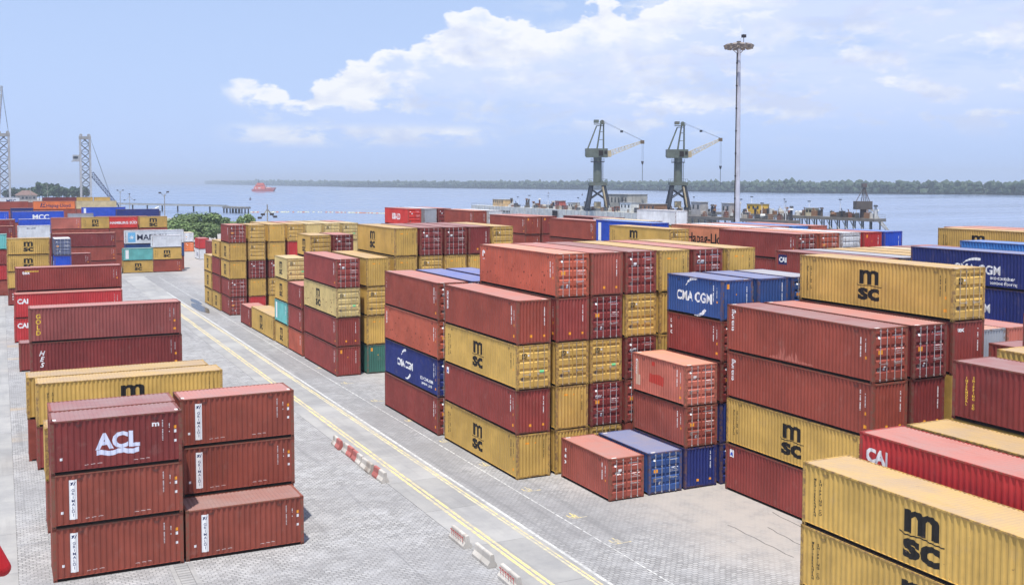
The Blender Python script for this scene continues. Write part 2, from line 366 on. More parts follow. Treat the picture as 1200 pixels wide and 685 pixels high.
def roof_mesh(L, H):
    mb = MB(); n = round((L-.5)/.21); pt = (L-.5)/n; z = H-.012; ys = [(-L/2+.04, 0), (-L/2+.25, 0)]
    for i in range(n):
        a = -L/2+.25+i*pt; ys += [(a+.2*pt, 0), (a+.4*pt, 1), (a+.7*pt, 1), (a+.9*pt, 0)]
    ys.append((L/2-.04, 0))
    for (a, d0), (b_, d1) in zip(ys, ys[1:]):
        mb.quad((-W/2+.045, a, z-d0*.02), (W/2-.045, a, z-d0*.02), (W/2-.045, b_, z-d1*.02), (-W/2+.045, b_, z-d1*.02))
    return mb.mesh('roof_panel', 'roof_paint', False)
def frame_mesh(L, H):
    mb = MB(); x = W/2; yl = L/2
    for sx in (-1, 1):
        xa, xb = sorted((sx*x, sx*(x-.055)))
        mb.box(xa, -yl+.15, H-TOPR, xb, yl-.15, H-.004, 3)                       # top side rail
        fl, fr = sorted((sx*(x-.003), sx*(x-.10)))
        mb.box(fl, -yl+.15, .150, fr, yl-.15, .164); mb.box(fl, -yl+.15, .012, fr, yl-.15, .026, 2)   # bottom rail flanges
        wl, wr = sorted((sx*(x-.085), sx*(x-.11))); mb.box(wl, -yl+.15, .028, wr, yl-.15, .15, 2)  # bottom rail web, its shade put into the near-black colour
        for k in (-1, 1):
            if L > 8: continue
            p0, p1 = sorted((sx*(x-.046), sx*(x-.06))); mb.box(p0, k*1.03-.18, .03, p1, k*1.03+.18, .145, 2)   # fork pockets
        for sy in (-1, 1):
            ya, yb = sorted((sy*(yl-.002), sy*(yl-.16))); xc, xd = sorted((sx*(x-.001), sx*(x-.16)))
            mb.box(xc, ya, .118, xd, yb, H-.118, 3)                              # corner post
            ya, yb = sorted((sy*(yl+.004), sy*(yl-.178))); xc, xd = sorted((sx*(x+.004), sx*(x-.162)))
            mb.box(xc, ya, 0, xd, yb, .118, 1); mb.box(xc, ya, H-.118, xd, yb, H, 1)   # castings
            # casting slots
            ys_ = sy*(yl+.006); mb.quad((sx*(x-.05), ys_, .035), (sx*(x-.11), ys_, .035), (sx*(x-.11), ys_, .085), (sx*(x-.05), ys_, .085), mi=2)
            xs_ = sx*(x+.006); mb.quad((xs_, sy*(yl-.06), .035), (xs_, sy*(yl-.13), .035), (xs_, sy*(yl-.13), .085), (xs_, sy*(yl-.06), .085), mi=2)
    for sy in (-1, 1):
        ya, yb = sorted((sy*(yl-.004), sy*(yl-.13)))
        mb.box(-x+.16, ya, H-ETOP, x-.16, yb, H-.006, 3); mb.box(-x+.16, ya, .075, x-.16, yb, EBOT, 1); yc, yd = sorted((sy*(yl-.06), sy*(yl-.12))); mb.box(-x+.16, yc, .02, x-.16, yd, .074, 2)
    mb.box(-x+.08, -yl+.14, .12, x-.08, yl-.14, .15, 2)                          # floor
    return mb.mesh('frame', ['container_paint', 'worn_rail', 'dark_steel_and_shade', 'post_paint'])
DLW = (W-2*EP)/2-.012
def door_prof(H):
    z0, z1 = EBOT+.015, H-ETOP-.012; h = z1-z0; pr = [(z0, 0), (z0+.10, 0)]
    n = 4; seg = (h-.2)/n
    for i in range(n):
        a = z0+.10+i*seg; pr += [(a+.42*seg, 0), (a+.58*seg, 1), (a+.78*seg, 1), (a+.88*seg, 0)]
    pr.append((z1, 0)); return pr
def door_mesh(L, H):
    # left leaf; origin at the hinge on the corner post, x inwards
    mb = MB(); pr = door_prof(H); y = -L/2+.012
    for (a, d0), (b_, d1) in zip(pr, pr[1:]):
        mb.quad((.05, y+d0*.06, a), (DLW-.04, y+d0*.06, a), (DLW-.04, y+d1*.06, b_), (.05, y+d1*.06, b_))
    z0, z1 = pr[0][0], pr[-1][0]
    mb.box(0, y-.004, z0, .05, y+.05, z1); mb.box(DLW-.04, y-.004, z0, DLW, y+.05, z1)
    for k in range(4):
        zz = z0+.25+k*(z1-z0-.5)/3; mb.box(-.03, y-.012, zz-.05, .06, y-.0045, zz+.05, 1)   # hinges
    return mb.mesh('door', ['container_paint', 'worn_rail'])
def bar_mesh(L, H):
    mb = MB(); y = -L/2-.035; z0, z1 = .08, H-.05
    mb.tube((0, y, z0), (0, y, z1), .02, n=6)
    for f in (.03, .36, .66, .96): mb.box(-.035, y-.02, z0+f*(z1-z0)-.02, .035, y+.05, z0+f*(z1-z0)+.02)
    return mb.mesh('locking_bar', 'galvanised_steel')
def handle_mesh(L, H):
    mb = MB(); y = -L/2-.06; mb.box(0, y-.012, .98, .44, y+.012, 1.02); mb.box(.40, y-.02, .94, .50, y+.05, 1.06); return mb.mesh('handle', 'galvanised_steel')
CM = {}
def parts(L, hk, det):
    k = (L, hk)
    if k not in CM:
        H = HH[hk]
        CM[k] = dict(frame=frame_mesh(L, H), side=side_mesh(L, H), end=end_mesh(L, H), roof=roof_mesh(L, H), door=door_mesh(L, H), bar=bar_mesh(L, H), handle=handle_mesh(L, H))
    return CM[k]

# ------------------------------------------------------------ lettering
FC = {}
def glyphs(txt, bold=0.0, shear=0.0):
    """unit-size text as flat polygons, (list of polys, width)"""
    k = (txt, bold, shear)
    if k not in FC:
        cu = bpy.data.curves.new('t', 'FONT'); cu.body = txt; cu.size = 1; cu.offset = bold; cu.fill_mode = 'FRONT'; cu.resolution_u = 3; cu.shear = shear
        ob = bpy.data.objects.new('t', cu); col.objects.link(ob)
        bpy.context.view_layer.update(); dg = bpy.context.evaluated_depsgraph_get(); ev = ob.evaluated_get(dg); me = ev.to_mesh()
        vs = [v.co.copy() for v in me.vertices]; pl = [[(vs[i].x, vs[i].y) for i in p.vertices] for p in me.polygons]
        ev.to_mesh_clear(); bpy.data.objects.remove(ob); bpy.data.curves.remove(cu)
        xs_ = [p_[0] for q in pl for p_ in q] or [0, 1]; x0 = min(xs_); pl = [[(a-x0, c_) for a, c_ in q] for q in pl]
        FC[k] = (pl, max(xs_)-x0)
    return FC[k]
CAP = .70
def text(txt, h, u, v, bold=.02, orient='h', align='c', sx=1.0, shear=0.0):
    """polygons of a word whose capitals are h high; (u,v) = centre (or left middle)"""
    s = h/CAP
    if orient == 'stack':
        out = []; st = h*1.28; y = v+st*(len(txt)-1)/2
        for ch in txt:
            if ch != ' ':
                pl, wd = glyphs(ch, bold, shear); out += [[(u+(a-wd/2)*s*sx, y-h/2+b_*s) for a, b_ in q] for q in pl]
            y -= st
        return out
    pl, wd = glyphs(txt, bold, shear); ox = -wd*s*sx/2 if align == 'c' else 0
    if orient == 'h': return [[(u+ox+a*s*sx, v-h/2+b_*s) for a, b_ in q] for q in pl]
    return [[(u-h/2+b_*s, v-(ox+a*s*sx)) for a, b_ in q] for q in pl]          # 'rot': reads downwards
def rect(u0, v0, u1, v1): return [[(u0, v0), (u1, v0), (u1, v1), (u0, v1)]]
def dashes(u, v0, v1, wd=.05, seed=1, step=.075, horiz=False):
    r = random.Random(seed); out = []; v = v0
    while v < v1:
        l = r.uniform(.4, .8)*step
        if r.random() < .86: out += rect(v, u, v+l, u+wd) if horiz else rect(u, v, u+wd, v+l)
        v += step
    return out
MPOLY = [(0, 0), (0, 1), (.28, 1), (.28, .93), (.42, 1.01), (.62, 1.01), (.78, .91), (.92, 1.01), (1.15, 1.01), (1.33, .92), (1.4, .76), (1.4, 0), (1.1, 0), (1.1, .66), (1.04, .77), (.94, .77), (.86, .66),
         (.86, 0), (.56, 0), (.56, .66), (.5, .77), (.4, .77), (.3, .66), (.3, 0)]
def tri_poly(poly):
    from mathutils.geometry import tessellate_polygon
    ts = tessellate_polygon([[Vector((a, b_, 0)) for a, b_ in poly]]); return [[poly[i] for i in t_] for t_ in ts]
MT = tri_poly(MPOLY)
def band(pts, th): # thin strip along a polyline of (x,y), thickness th or per-point
    out = []
    for i in range(len(pts)-1):
        (a, b_), (c_, d_) = pts[i], pts[i+1]; t0 = th[i] if isinstance(th, list) else th; t1 = th[i+1] if isinstance(th, list) else th
        out.append([(a, b_-t0/2), (c_, d_-t1/2), (c_, d_+t1/2), (a, b_+t0/2)])
    return out
def msc(u, v, h):
    """the two-line black mark, h = total height, centre u,v"""
    k = h/1.98; kx = k*1.32; ox = u-.7*kx; oy = v+h/2-1.01*k
    out = [[(ox+a*kx, oy+b_*k) for a, b_ in q] for q in MT]
    wv = [(-.2, -.015), (-.1, -.1), (.05, -.13), (.3, -.12), (.55, -.075), (.7, -.06), (.9, -.08), (1.15, -.125), (1.4, -.13), (1.62, -.13)]
    out += band([(ox+a*kx, oy+b_*k) for a, b_ in wv], .06*k)
    out += text('sc', .86*k*CAP/.53, u, oy-.2*k-.86*k+.86*k*CAP/.53/2, .04, sx=1.52)
    return out
def arc(u, v, r, a0, a1, th, sq=1.0):
    n = 9; pts = []; P0 = []; P1 = []
    for i in range(n+1):
        f = i/n; a = a0+(a1-a0)*f; t_ = th*sin(pi*(.08+.92*f)**1.0*.5+.0)*(1 if f < .95 else .7)
        P0.append((u+(r-t_/2)*cos(a), v+(r-t_/2)*sin(a)*sq)); P1.append((u+(r+t_/2)*cos(a), v+(r+t_/2)*sin(a)*sq))
    return [[P0[i], P0[i+1], P1[i+1], P1[i]] for i in range(n)]
DM = {}
def bake(key, polys, face, L, H, lift):
    """lay flat lettering on a corrugated panel: cut at every fold, then follow it"""
    k = (key, face, L, H, lift)
    if k in DM: return DM[k]
    if face == 's': fo = folds(L); ax = 0; dep = CD; inset = INSET
    elif face == 'e': fo = folds(W, EP, .25); ax = 0; dep = .042; inset = INSET
    else: fo = door_prof(H); ax = 1; dep = .06; inset = .012
    bm = bmesh.new()
    for q in polys:
        if len(q) < 3: continue
        try: bm.faces.new([bm.verts.new((a, b_, 0)) for a, b_ in q])
        except ValueError: pass
    lo = min((v_.co[ax] for v_ in bm.verts), default=0); hi = max((v_.co[ax] for v_ in bm.verts), default=0)
    no = Vector((1, 0, 0)) if ax == 0 else Vector((0, 1, 0))
    for a, d_ in fo:
        if lo < a < hi:
            bmesh.ops.bisect_plane(bm, geom=bm.verts[:]+bm.edges[:]+bm.faces[:], dist=1e-5, plane_co=no*a, plane_no=no)
    for v_ in bm.verts:
        u_, w_ = v_.co.x, v_.co.y; d_ = inset+dep*fdepth(fo, u_ if ax == 0 else w_)-lift
        if face == 's': v_.co = (-W/2+d_, L/2-u_, w_)
        elif face == 'e': v_.co = (W/2-u_, L/2-d_, w_)
        else: v_.co = (-W/2+u_, -L/2+d_, w_)
    bm.normal_update(); out = Vector((-1, 0, 0)) if face == 's' else Vector((0, 1, 0)) if face == 'e' else Vector((0, -1, 0))
    for f in bm.faces:
        if f.normal.dot(out) < 0: f.normal_flip()
    me = bpy.data.meshes.new('lettering'); bm.to_mesh(me); bm.free(); me.materials.append(MAT['sign_paint']); DM[k] = me
    return me

# ------------------------------------------------------------ colours
PAL = {  # paint as it is, not as lit
 'grimaldi': srgb(140, 70, 56), 'acl': srgb(124, 52, 49), 'burgundy': srgb(140, 62, 56), 'maroon': srgb(122, 50, 48), 'brick': srgb(149, 71, 57), 'brown': srgb(152, 78, 66),
 'rust': srgb(182, 92, 70), 'salmon': srgb(188, 108, 92), 'yellow': srgb(197, 160, 85), 'pale': srgb(206, 182, 122), 'cream': srgb(208, 190, 150), 'navy': srgb(36, 48, 112), 'blue': srgb(50, 80, 138),
 'sky': srgb(72, 130, 200), 'cobalt': srgb(40, 80, 190), 'red': srgb(184, 54, 56), 'scarlet': srgb(205, 58, 50), 'teal': srgb(104, 176, 172), 'green': srgb(66, 116, 104), 'white': srgb(214, 216, 220), 'grey': srgb(160, 164, 172),
 'slate': srgb(88, 96, 124), 'paleblue': srgb(96, 116, 164), 'midblue': srgb(78, 104, 176), 'orange': srgb(226, 122, 66), 'peach': srgb(222, 142, 104), 'mauve': srgb(142, 76, 72)}
WORD = {'grimaldi': 'red-brown', 'acl': 'dark red', 'burgundy': 'burgundy', 'maroon': 'maroon', 'brick': 'brick-red', 'brown': 'brown-red', 'rust': 'orange-brown', 'salmon': 'salmon', 'yellow': 'yellow', 'pale': 'pale yellow',
 'cream': 'cream', 'navy': 'navy blue', 'blue': 'weathered blue', 'sky': 'light blue', 'cobalt': 'bright blue', 'red': 'bright red', 'scarlet': 'scarlet', 'teal': 'teal', 'green': 'dark green', 'white': 'white', 'grey': 'grey',
 'slate': 'slate grey', 'orange': 'orange', 'peach': 'peach', 'mauve': 'dusty maroon'}
BLACK = srgb(30, 28, 28); WHITE = srgb(232, 232, 232); ORA = srgb(238, 160, 50); GOLD = srgb(225, 190, 70); DKB = srgb(34, 40, 92)
def lerp(a, b_, f): return tuple(a[i]+(b_[i]-a[i])*f for i in range(3))+(1,)
seedc = [0]
def deco(root, vis, endp, doors, L, H, near, word, spec):
    """lettering and small marks on the panels that face the camera"""
    seedc[0] += 1; sd_ = seedc[0] % 6
    s20 = L < 8
    def s(key, polys, c_, lift=.003, nm='lettering'): put(nm, bake(key, polys, 's', L, H, lift), vis, color=c_)
    def n(key, polys, c_, lift=.003, nm='lettering'):
        if near == 'e': put(nm, bake(key, polys, 'e', L, H, lift), endp, color=c_)
        else:
            us = [p_[0] for q in polys for p_ in q]; d_ = doors[0] if sum(us)/len(us) < W/2 else doors[1]
            o = put(nm, bake(key, polys, 'd', L, H, lift), d_, color=c_)
            o.location = (-d_.location[0], 0, 0) if True else (0, 0, 0)
            if d_.scale[0] < 0: o.location = (d_.location[0], 0, 0); o.scale = (-1, 1, 1)
    for k in spec:
        a = k.split(':')
        if a[0] == 'msc':
            f = float(a[1]) if len(a) > 1 else (.5 if s20 else .49)
            h = (1.4 if s20 else 1.66) if len(a) < 3 else float(a[2])
            s('msc%s%s' % (f, h), msc(L*f, H*.52, h), BLACK, nm='emblem')
        elif a[0] == 'mscv':
            s('mscv', text('MEDITERRANEAN', .095, .72, H*.5, .03, 'stack', sx=1.2), BLACK); s('mscv2', text('SHIPPING CO', .105, 1.02, H*.52, .03, 'stack', sx=1.1), BLACK)
        elif a[0] == 'code':
            c_ = BLACK if word in ('yellow', 'pale') else WHITE
            s('cd%d' % sd_, dashes(L-.95, H*.45, H*.84, .05, sd_), c_, nm='marking'); s('ce%d' % sd_, dashes(L-.62, H*.55, H*.80, .05, sd_+9), c_, nm='marking')
            s('cq%d' % (sd_ % 3), rect(L-.62, H*.40, L-.47, H*.46)+rect(L-.66, H*.16, L-.44, H*.22) if sd_ % 3 else rect(L-.62, H*.42, L-.46, H*.47), ORA, nm='warning_sticker')
        elif a[0] == 'gcode':
            s('gc', dashes(L-.95, H*.45, H*.86, .055, 3), WHITE, nm='marking'); s('gc2', dashes(L-.62, H*.60, H*.76, .04, 5), WHITE, nm='marking')
            s('gc3', rect(L-.38, H*.66, L-.26, H*.72), ORA, nm='warning_sticker'); s('gc4', rect(L-.38, H*.58, L-.26, H*.64)+rect(L-.38, H*.40, L-.26, H*.45)+rect(.40, H*.26, .52, H*.31), WHITE, nm='marking')
            s('gc5', rect(1.5, .34, 1.68, .365)+rect(1.78, .35, 1.98, .375)+rect(2.08, .36, 2.3, .385)+rect(3.75, .34, 3.95, .365)+rect(4.05, .35, 4.25, .375)+rect(4.33, .36, 4.5, .385), srgb(220, 200, 195), nm='marking')
        elif a[0] == 'grim':
            s('gr', rect(.78, .36, 1.13, H-.30), WHITE, .003, 'banner'); s('gr2', text('GRIMALDI', .135, .955, H*.46, .012, 'stack'), DKB, .006)
            s('gr3', [[(.84, H-.56), (.93, H-.40), (.99, H-.40), (.90, H-.56)], [(.96, H-.56), (1.05, H-.40), (1.09, H-.40), (1.01, H-.56)], [(.84, H-.42), (.90, H-.42), (.95, H-.52), (.90, H-.52)]], DKB, .006, 'emblem')
        elif a[0] == 'acl':
            s('acl', text('ACL', .72, L*.50, H*.55, .045, sx=1.02), srgb(208, 212, 232))
            wv = [(L*.5-.98+i*.245, H*.55-.58+.055*sin(i*1.57+.6)) for i in range(9)]; s('aclw', band(wv, .24), srgb(208, 212, 232), nm='emblem')
            s('acl2', text('m', .26, L-1.25, H*.79, .03, sx=1.3), WHITE)
        elif a[0] == 'stack':     # stack:TEXT:h:u:v:colour
            cc = {'w': WHITE, 'g': GOLD, 'k': BLACK}[a[5]]; s(k, text(a[1], float(a[2]), float(a[3]), H*float(a[4]), .03, 'stack', shear=.35 if a[1] == 'HES' else 0), cc)
        elif a[0] == 'rot':
            cc = {'w': WHITE, 'g': GOLD, 'k': BLACK}[a[5]]; s(k, text(a[1], float(a[2]), float(a[3]), H*float(a[4]), .015, 'rot'), cc)
        elif a[0] == 'txt':       # txt:TEXT:h:u:v:colour
            cc = {'w': WHITE, 'g': GOLD, 'k': BLACK, 'n': DKB}[a[5]]; s(k, text(a[1], float(a[2]), L*float(a[3]), H*float(a[4]), .03, sx=1.05), cc)
        elif a[0] == 'cai':
            s('cai', text('CAI', .55, .95, H*.70, .045, sx=.95), WHITE)
        elif a[0] == 'caib':
            s('caibg', rect(.35, H*.52, 1.55, H*.86), DKB, .003, 'banner'); s('caib', text('CAI', .42, .95, H*.69, .045), WHITE, .006)
        elif a[0] == 'cma':
            f = float(a[1]); h = float(a[2]); s('cma%s%s' % (f, h), text('CMA CGM', h, L*f, H*.50, .03, sx=.95), WHITE)
            s('cmb%s%s' % (f, h), arc(L*f+.15, H*.50, h*2.05, 2.55, 1.45, h*.42, .95)+arc(L*f+.25, H*.50, h*2.05, -1.75, -.65, h*.42, .95)[::-1], WHITE, nm='emblem')
        elif a[0] == 'cmab':
            s('cb1', text('CMA CGM', .62, L*.50, H*.50, .03), WHITE); s('cb2', arc(L*.5, H*.42, 1.5, 2.5, 1.35, .34, .62), WHITE, nm='emblem')
            s('cb3', text('eco container', .26, L*.5+2.2, H*.30, .02), WHITE); s('cb4', text('bamboo flooring', .24, L*.5+2.3, H*.16, .012), WHITE)
        elif a[0] == 'worn':       # patched repaint
            s('pt', [[(1.9, .92), (3.55, .86), (3.68, 1.42), (3.1, 1.55), (2.4, 1.46), (1.98, 1.52)]], srgb(184, 66, 56), .002, 'paint_patch'); s('pt2', rect(.35, .5, .9, 1.2)+rect(.5, 1.2, .72, 2.1), srgb(205, 170, 150), .002, 'paint_patch'); s('pt3', rect(2.25, 2.02, 2.65, 2.3), srgb(190, 60, 50), .002, 'paint_patch')
        elif a[0] == 'emb':
            s('em', rect(.42, H*.74, .78, H*.90), WHITE, .003, 'placard'); s('em2', [[(.47, H*.77), (.73, H*.77), (.70, H*.83), (.5, H*.84)]], srgb(60, 90, 190), .006, 'emblem')
        elif a[0] == 'pmk':
            s('pm', arc(.62, H*.80, .15, 2.8, -.4, .14)+rect(.48, H*.70, .56, H*.84), WHITE, nm='emblem'); s('pm2', text('triton', .10, .66, H*.645, .01), WHITE)
        elif a[0] == 'mae':
            st = []
            for i in range(7):
                th = pi/2+2*pi*i/7; st.append([(1.35+.62*cos(th), H*.5+.62*sin(th)), (1.35+.2*cos(th+.45), H*.5+.2*sin(th+.45)), (1.35, H*.5), (1.35+.2*cos(th-.45), H*.5+.2*sin(th-.45))])
            s('mae0', rect(.6, H*.14, 2.1, H*.86), srgb(120, 185, 225), .003, 'banner'); s('mae1', st, WHITE, .006, 'emblem'); s('mae2', text('MAERSK', 1.15, 5.6, H*.5, .02, sx=1.05), srgb(24, 30, 60))
        elif a[0] == 'hapag':
            f = float(a[1]); s('hp%s' % f, text('Hapag-Lloyd', float(a[2]), L*f, H*.48, .015), DKB if len(a) > 3 else BLACK)
            if len(a) > 3: s('hpl', [[(2.0, .7), (2.35, .7), (2.75, 2.1), (2.4, 2.1)], [(2.55, .7), (3.5, .7), (3.6, 1.0), (2.64, 1.0)], [(2.75, 1.3), (3.3, 1.3), (3.4, 1.6), (2.84, 1.6)], [(2.9, 1.85), (3.6, 1.85), (3.7, 2.1), (2.98, 2.1)]], DKB, nm='emblem')
        elif a[0] == 'bars':
            s('wh', rect(.5, .4, 1.15, H-.3), WHITE, nm='banner')
        # near end ----------------------------------------------------
        elif a[0] == 'ec':
            c_ = BLACK if word in ('yellow', 'pale') else WHITE
            n('ec%d' % sd_, dashes(W-.48, H*.42, H*.86, .045, sd_), c_, nm='marking')
            if word in ('yellow', 'pale'): n('eo', rect(.62, H*.78, .92, H*.82)+rect(1.3, H*.78, 1.42, H*.815), ORA, nm='warning_sticker')
            elif sd_ % 2: n('eo%d' % sd_, rect(.38, H*.78, .58, H*.90)+rect(1.1, H*.62, 1.2, H*.66), ORA, nm='warning_sticker')
            else: n('eo%d' % sd_, rect(.9, H*.16, 1.08, H*.22)+rect(W-.55, H*.16, W-.42, H*.21), ORA, nm='warning_sticker')
        elif a[0] == 'dm':         # door marks
            c_ = srgb(60, 50, 40) if word in ('yellow', 'pale', 'white') else WHITE
            mk = dashes(H*.84, 1.42, 2.1, .055, sd_, .085, True)+dashes(H*.79, 1.55, 2.05, .04, sd_+2, .07, True)+dashes(H*.60, 1.5, 2.15, .035, sd_+4, .06, True)+dashes(H*.56, 1.5, 2.1, .03, sd_+5, .06, True)+dashes(H*.52, 1.5, 2.15, .03, sd_+6, .06, True)+dashes(H*.36, 1.6, 2.1, .03, sd_+8, .06, True)
            n('dm%d%s' % (sd_, word in ('yellow', 'pale')), mk, c_, .006, 'marking')
            if word in ('yellow', 'pale'):
                n('dmm', msc(.55, H*.76, .34), BLACK, .006, 'emblem'); n('dmp', rect(.34, H*.20, .56, H*.29), srgb(120, 105, 90), .006, 'placard')
                n('dmw', rect(.80, H*.75, .90, H*.79), WHITE, .006, 'placard')
                if sd_ % 3 == 0: n('dmg', rect(1.66, H*.36, 1.98, H*.42), srgb(110, 190, 130), .006, 'placard')
            else:
                n('dmp', rect(.34, H*.30, .54, H*.39), srgb(130, 110, 105), .006, 'placard'); n('dmw%d' % (sd_ % 2), rect(.36, H*.80, .50, H*.85)+(rect(.75, H*.22, .88, H*.30) if sd_ % 2 else rect(.62, H*.66, .85, H*.74)), WHITE, .006, 'placard')
                if sd_ % 2: n('dmo', rect(.36, H*.52, .66, H*.60), ORA, .006, 'placard')
        elif a[0] == 'ntxt':
            n(k, text(a[1], .26, float(a[2]), H*float(a[3]), .03), WHITE, .006)
        elif a[0] == 'rust':       # bare metal scrape along the lower side, seen as a lighter crumple
            r = random.Random(5); out = []
            for i in range(40):
                f = i/39; uu = L*.33+f*3.6; hh = .12+.75*sin(pi*min(1, f*1.15))**1.5*r.uniform(.25, 1.0)
                out += [[(uu-.03, .2), (uu+.075, .2), (uu+.06+r.uniform(-.05, .05), .2+hh*.6), (uu+.02+r.uniform(-.06, .06), .2+hh)]]
            s('rs', out, srgb(180, 106, 92), .002, 'scrape')
        elif a[0] == 'peel':
            r = random.Random(11); out = []
            for i in range(60):
                uu = r.uniform(.3, L-.8); vv = r.uniform(.25, H*.72)*(1 if uu < L*.5 else .9); ww = r.uniform(.05, .22); hh = r.uniform(.03, .13)
                out.append([(uu, vv), (uu+ww, vv+r.uniform(-.05, .05)), (uu+ww*.8, vv+hh), (uu+ww*.2, vv+hh*.8)])
            s('pe', out, srgb(120, 60, 44) if word != 'yellow' else srgb(160, 130, 80), .002, 'scrape')

NCONT = [0]
def container(x, y, z, L, hk, ax, near, colr, label, spec=(), roof=None, det=2, group='containers stacked across the yard'):
    H = HH[hk]; P = parts(L, hk, det); c_ = PAL[colr]
    j = random.uniform(.93, 1.07); cc = tuple(min(1, q*j) for q in c_[:3])+(1,)
    jx, jy, jr = random.uniform(-.025, .025), random.uniform(-.04, .04), random.uniform(-.0022, .0022)
    if ax == 'Y': loc = (x+W/2+jx, y+L/2+jy, z); rz = 0 if near == 'd' else pi
    else: loc = (x+L/2+jy, y+W/2+jx, z); rz = pi/2 if near == 'd' else -pi/2
    root = put('shipping_container', None, None, loc, rz+jr, label=label, cat='container', group=group); NCONT[0] += 1
    put('frame', P['frame'], root, color=cc)
    sides = [put('side_panel', P['side'], root, color=cc), put('side_panel', P['side'], root, rz=pi, color=cc)]
    e_ = put('end_panel', P['end'], root, color=cc)
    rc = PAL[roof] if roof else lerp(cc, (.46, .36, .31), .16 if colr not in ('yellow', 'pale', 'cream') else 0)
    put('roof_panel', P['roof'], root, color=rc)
    doors = []
    for k in (0, 1):
        d_ = put('door', P['door'], root, color=cc)
        d_.location = (-W/2+EP+.002 if k == 0 else W/2-EP-.002, 0, 0)
        if k: d_.scale = (-1, 1, 1)
        doors.append(d_)
        if det > 1:
            for fx in (.30, .74): put('locking_bar', P['bar'], d_, (DLW*fx, 0, 0), color=lerp(cc, (.52, .52, .52), .40 if colr in ('yellow', 'pale') else .85))
            if det > 2: put('handle', P['handle'], d_, (DLW*.30, 0, 0), color=lerp(cc, (.42, .42, .42), .6))
    vis = sides[0] if near == 'd' else sides[1]
    deco(root, vis, e_, doors, L, H, near, colr, spec)
    rd = random.Random(NCONT[0])
    if det > 2:
        vt = bake('vents', rect(1.15, H-.34, 1.40, H-.22)+rect(L-1.40, H-.34, L-1.15, H-.22), 's', L, H, .02); put('vent', vt, vis, color=lerp(cc, (.05, .04, .04), .55))
        if colr not in ('navy',) and rd.random() < .75:
            for sy in (-1, 1):
                mb = MB(); y_ = sy*(L/2-.17); x_ = W/2-.42; mb.quad((-x_-.16, y_-.11, H-.006), (-x_+.16, y_-.11, H-.006), (-x_+.16, y_+.11, H-.006), (-x_-.16, y_+.11, H-.006)); put('roof_marking', mb.mesh('roof_marking', 'sign_paint', False), root, color=srgb(222, 214, 208))
    return root
BUR = []
POS = ['top of', 'second down in', 'third down in', 'fourth down in', 'fifth down in']
def stack(x, y, L, ax, desc, items, det=2, hid='brown', group='containers stacked across the yard'):
    """items bottom to top: 'h'/'s' = box buried from view, or (height, colour, near end, marks[, roof])"""
    z = 0.0; n = len(items); size = 'long' if L > 8 else 'short'
    for i, it in enumerate(items):
        if isinstance(it, str):
            H = HH[it]; lx, ly = (W, L) if ax == 'Y' else (L, W)
            BUR.append((x+.02, y+.02, z, x+lx-.02, y+ly-.02, z+H, 'brown' if ax == 'X' else random.choice(('brown', 'burgundy', 'yellow', 'maroon', 'yellow', 'brick')))); z += H+GAP; continue
        hk, colr, near, spec = it[:4]; roof = it[4] if len(it) > 4 else None
        lab = '%s %s container, %s %s' % (WORD[colr], size, POS[n-1-i], desc) if n > 1 else '%s %s container, %s' % (WORD[colr], size, desc)
        container(x, y, z, L, hk, ax, near, colr, lab, spec, roof, det, group); z += HH[hk]+GAP

# ------------------------------------------------------------ THE STACKS: right-hand block beside the road
Y_, M_ = ('msc', 'mscv', 'code', 'ec'), ('msc', 'mscv', 'code', 'dm')
# front corner
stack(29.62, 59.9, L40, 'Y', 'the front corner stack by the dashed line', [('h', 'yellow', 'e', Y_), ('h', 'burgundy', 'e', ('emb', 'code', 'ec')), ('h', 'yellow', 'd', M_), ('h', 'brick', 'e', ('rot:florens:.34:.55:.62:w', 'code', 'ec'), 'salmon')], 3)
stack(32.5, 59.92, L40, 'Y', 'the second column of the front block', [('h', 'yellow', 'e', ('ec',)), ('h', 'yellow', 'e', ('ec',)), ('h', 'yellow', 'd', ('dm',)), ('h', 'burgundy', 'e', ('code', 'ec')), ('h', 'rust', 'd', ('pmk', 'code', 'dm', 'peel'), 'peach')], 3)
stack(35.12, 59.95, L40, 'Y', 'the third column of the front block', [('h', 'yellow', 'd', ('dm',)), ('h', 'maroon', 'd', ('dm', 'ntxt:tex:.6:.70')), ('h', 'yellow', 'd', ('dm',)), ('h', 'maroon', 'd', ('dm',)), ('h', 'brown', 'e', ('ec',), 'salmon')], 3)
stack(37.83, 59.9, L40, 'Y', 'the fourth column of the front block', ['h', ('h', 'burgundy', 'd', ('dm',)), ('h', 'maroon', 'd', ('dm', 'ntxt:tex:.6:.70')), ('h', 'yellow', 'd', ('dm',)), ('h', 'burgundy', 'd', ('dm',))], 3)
stack(40.6, 60.0, L40, 'Y', 'the fifth column behind the blue short box', ['h', 'h', ('h', 'yellow', 'e', ('ec',)), ('h', 'yellow', 'e', ('ec',)), ('h', 'yellow', 'e', ('ec',))])
stack(43.4, 59.95, L40, 'Y', 'the sixth column behind the blue short boxes', ['h', 'h', 'h', 'h', ('h', 'burgundy', 'd', ('dm', 'ntxt:CAI:.55:.70'), 'salmon')])
stack(46.25, 59.9, L40, 'Y', 'the last column behind the blue short boxes', ['h', 'h', 'h', 'h', ('h', 'yellow', 'e', ('ec',))])
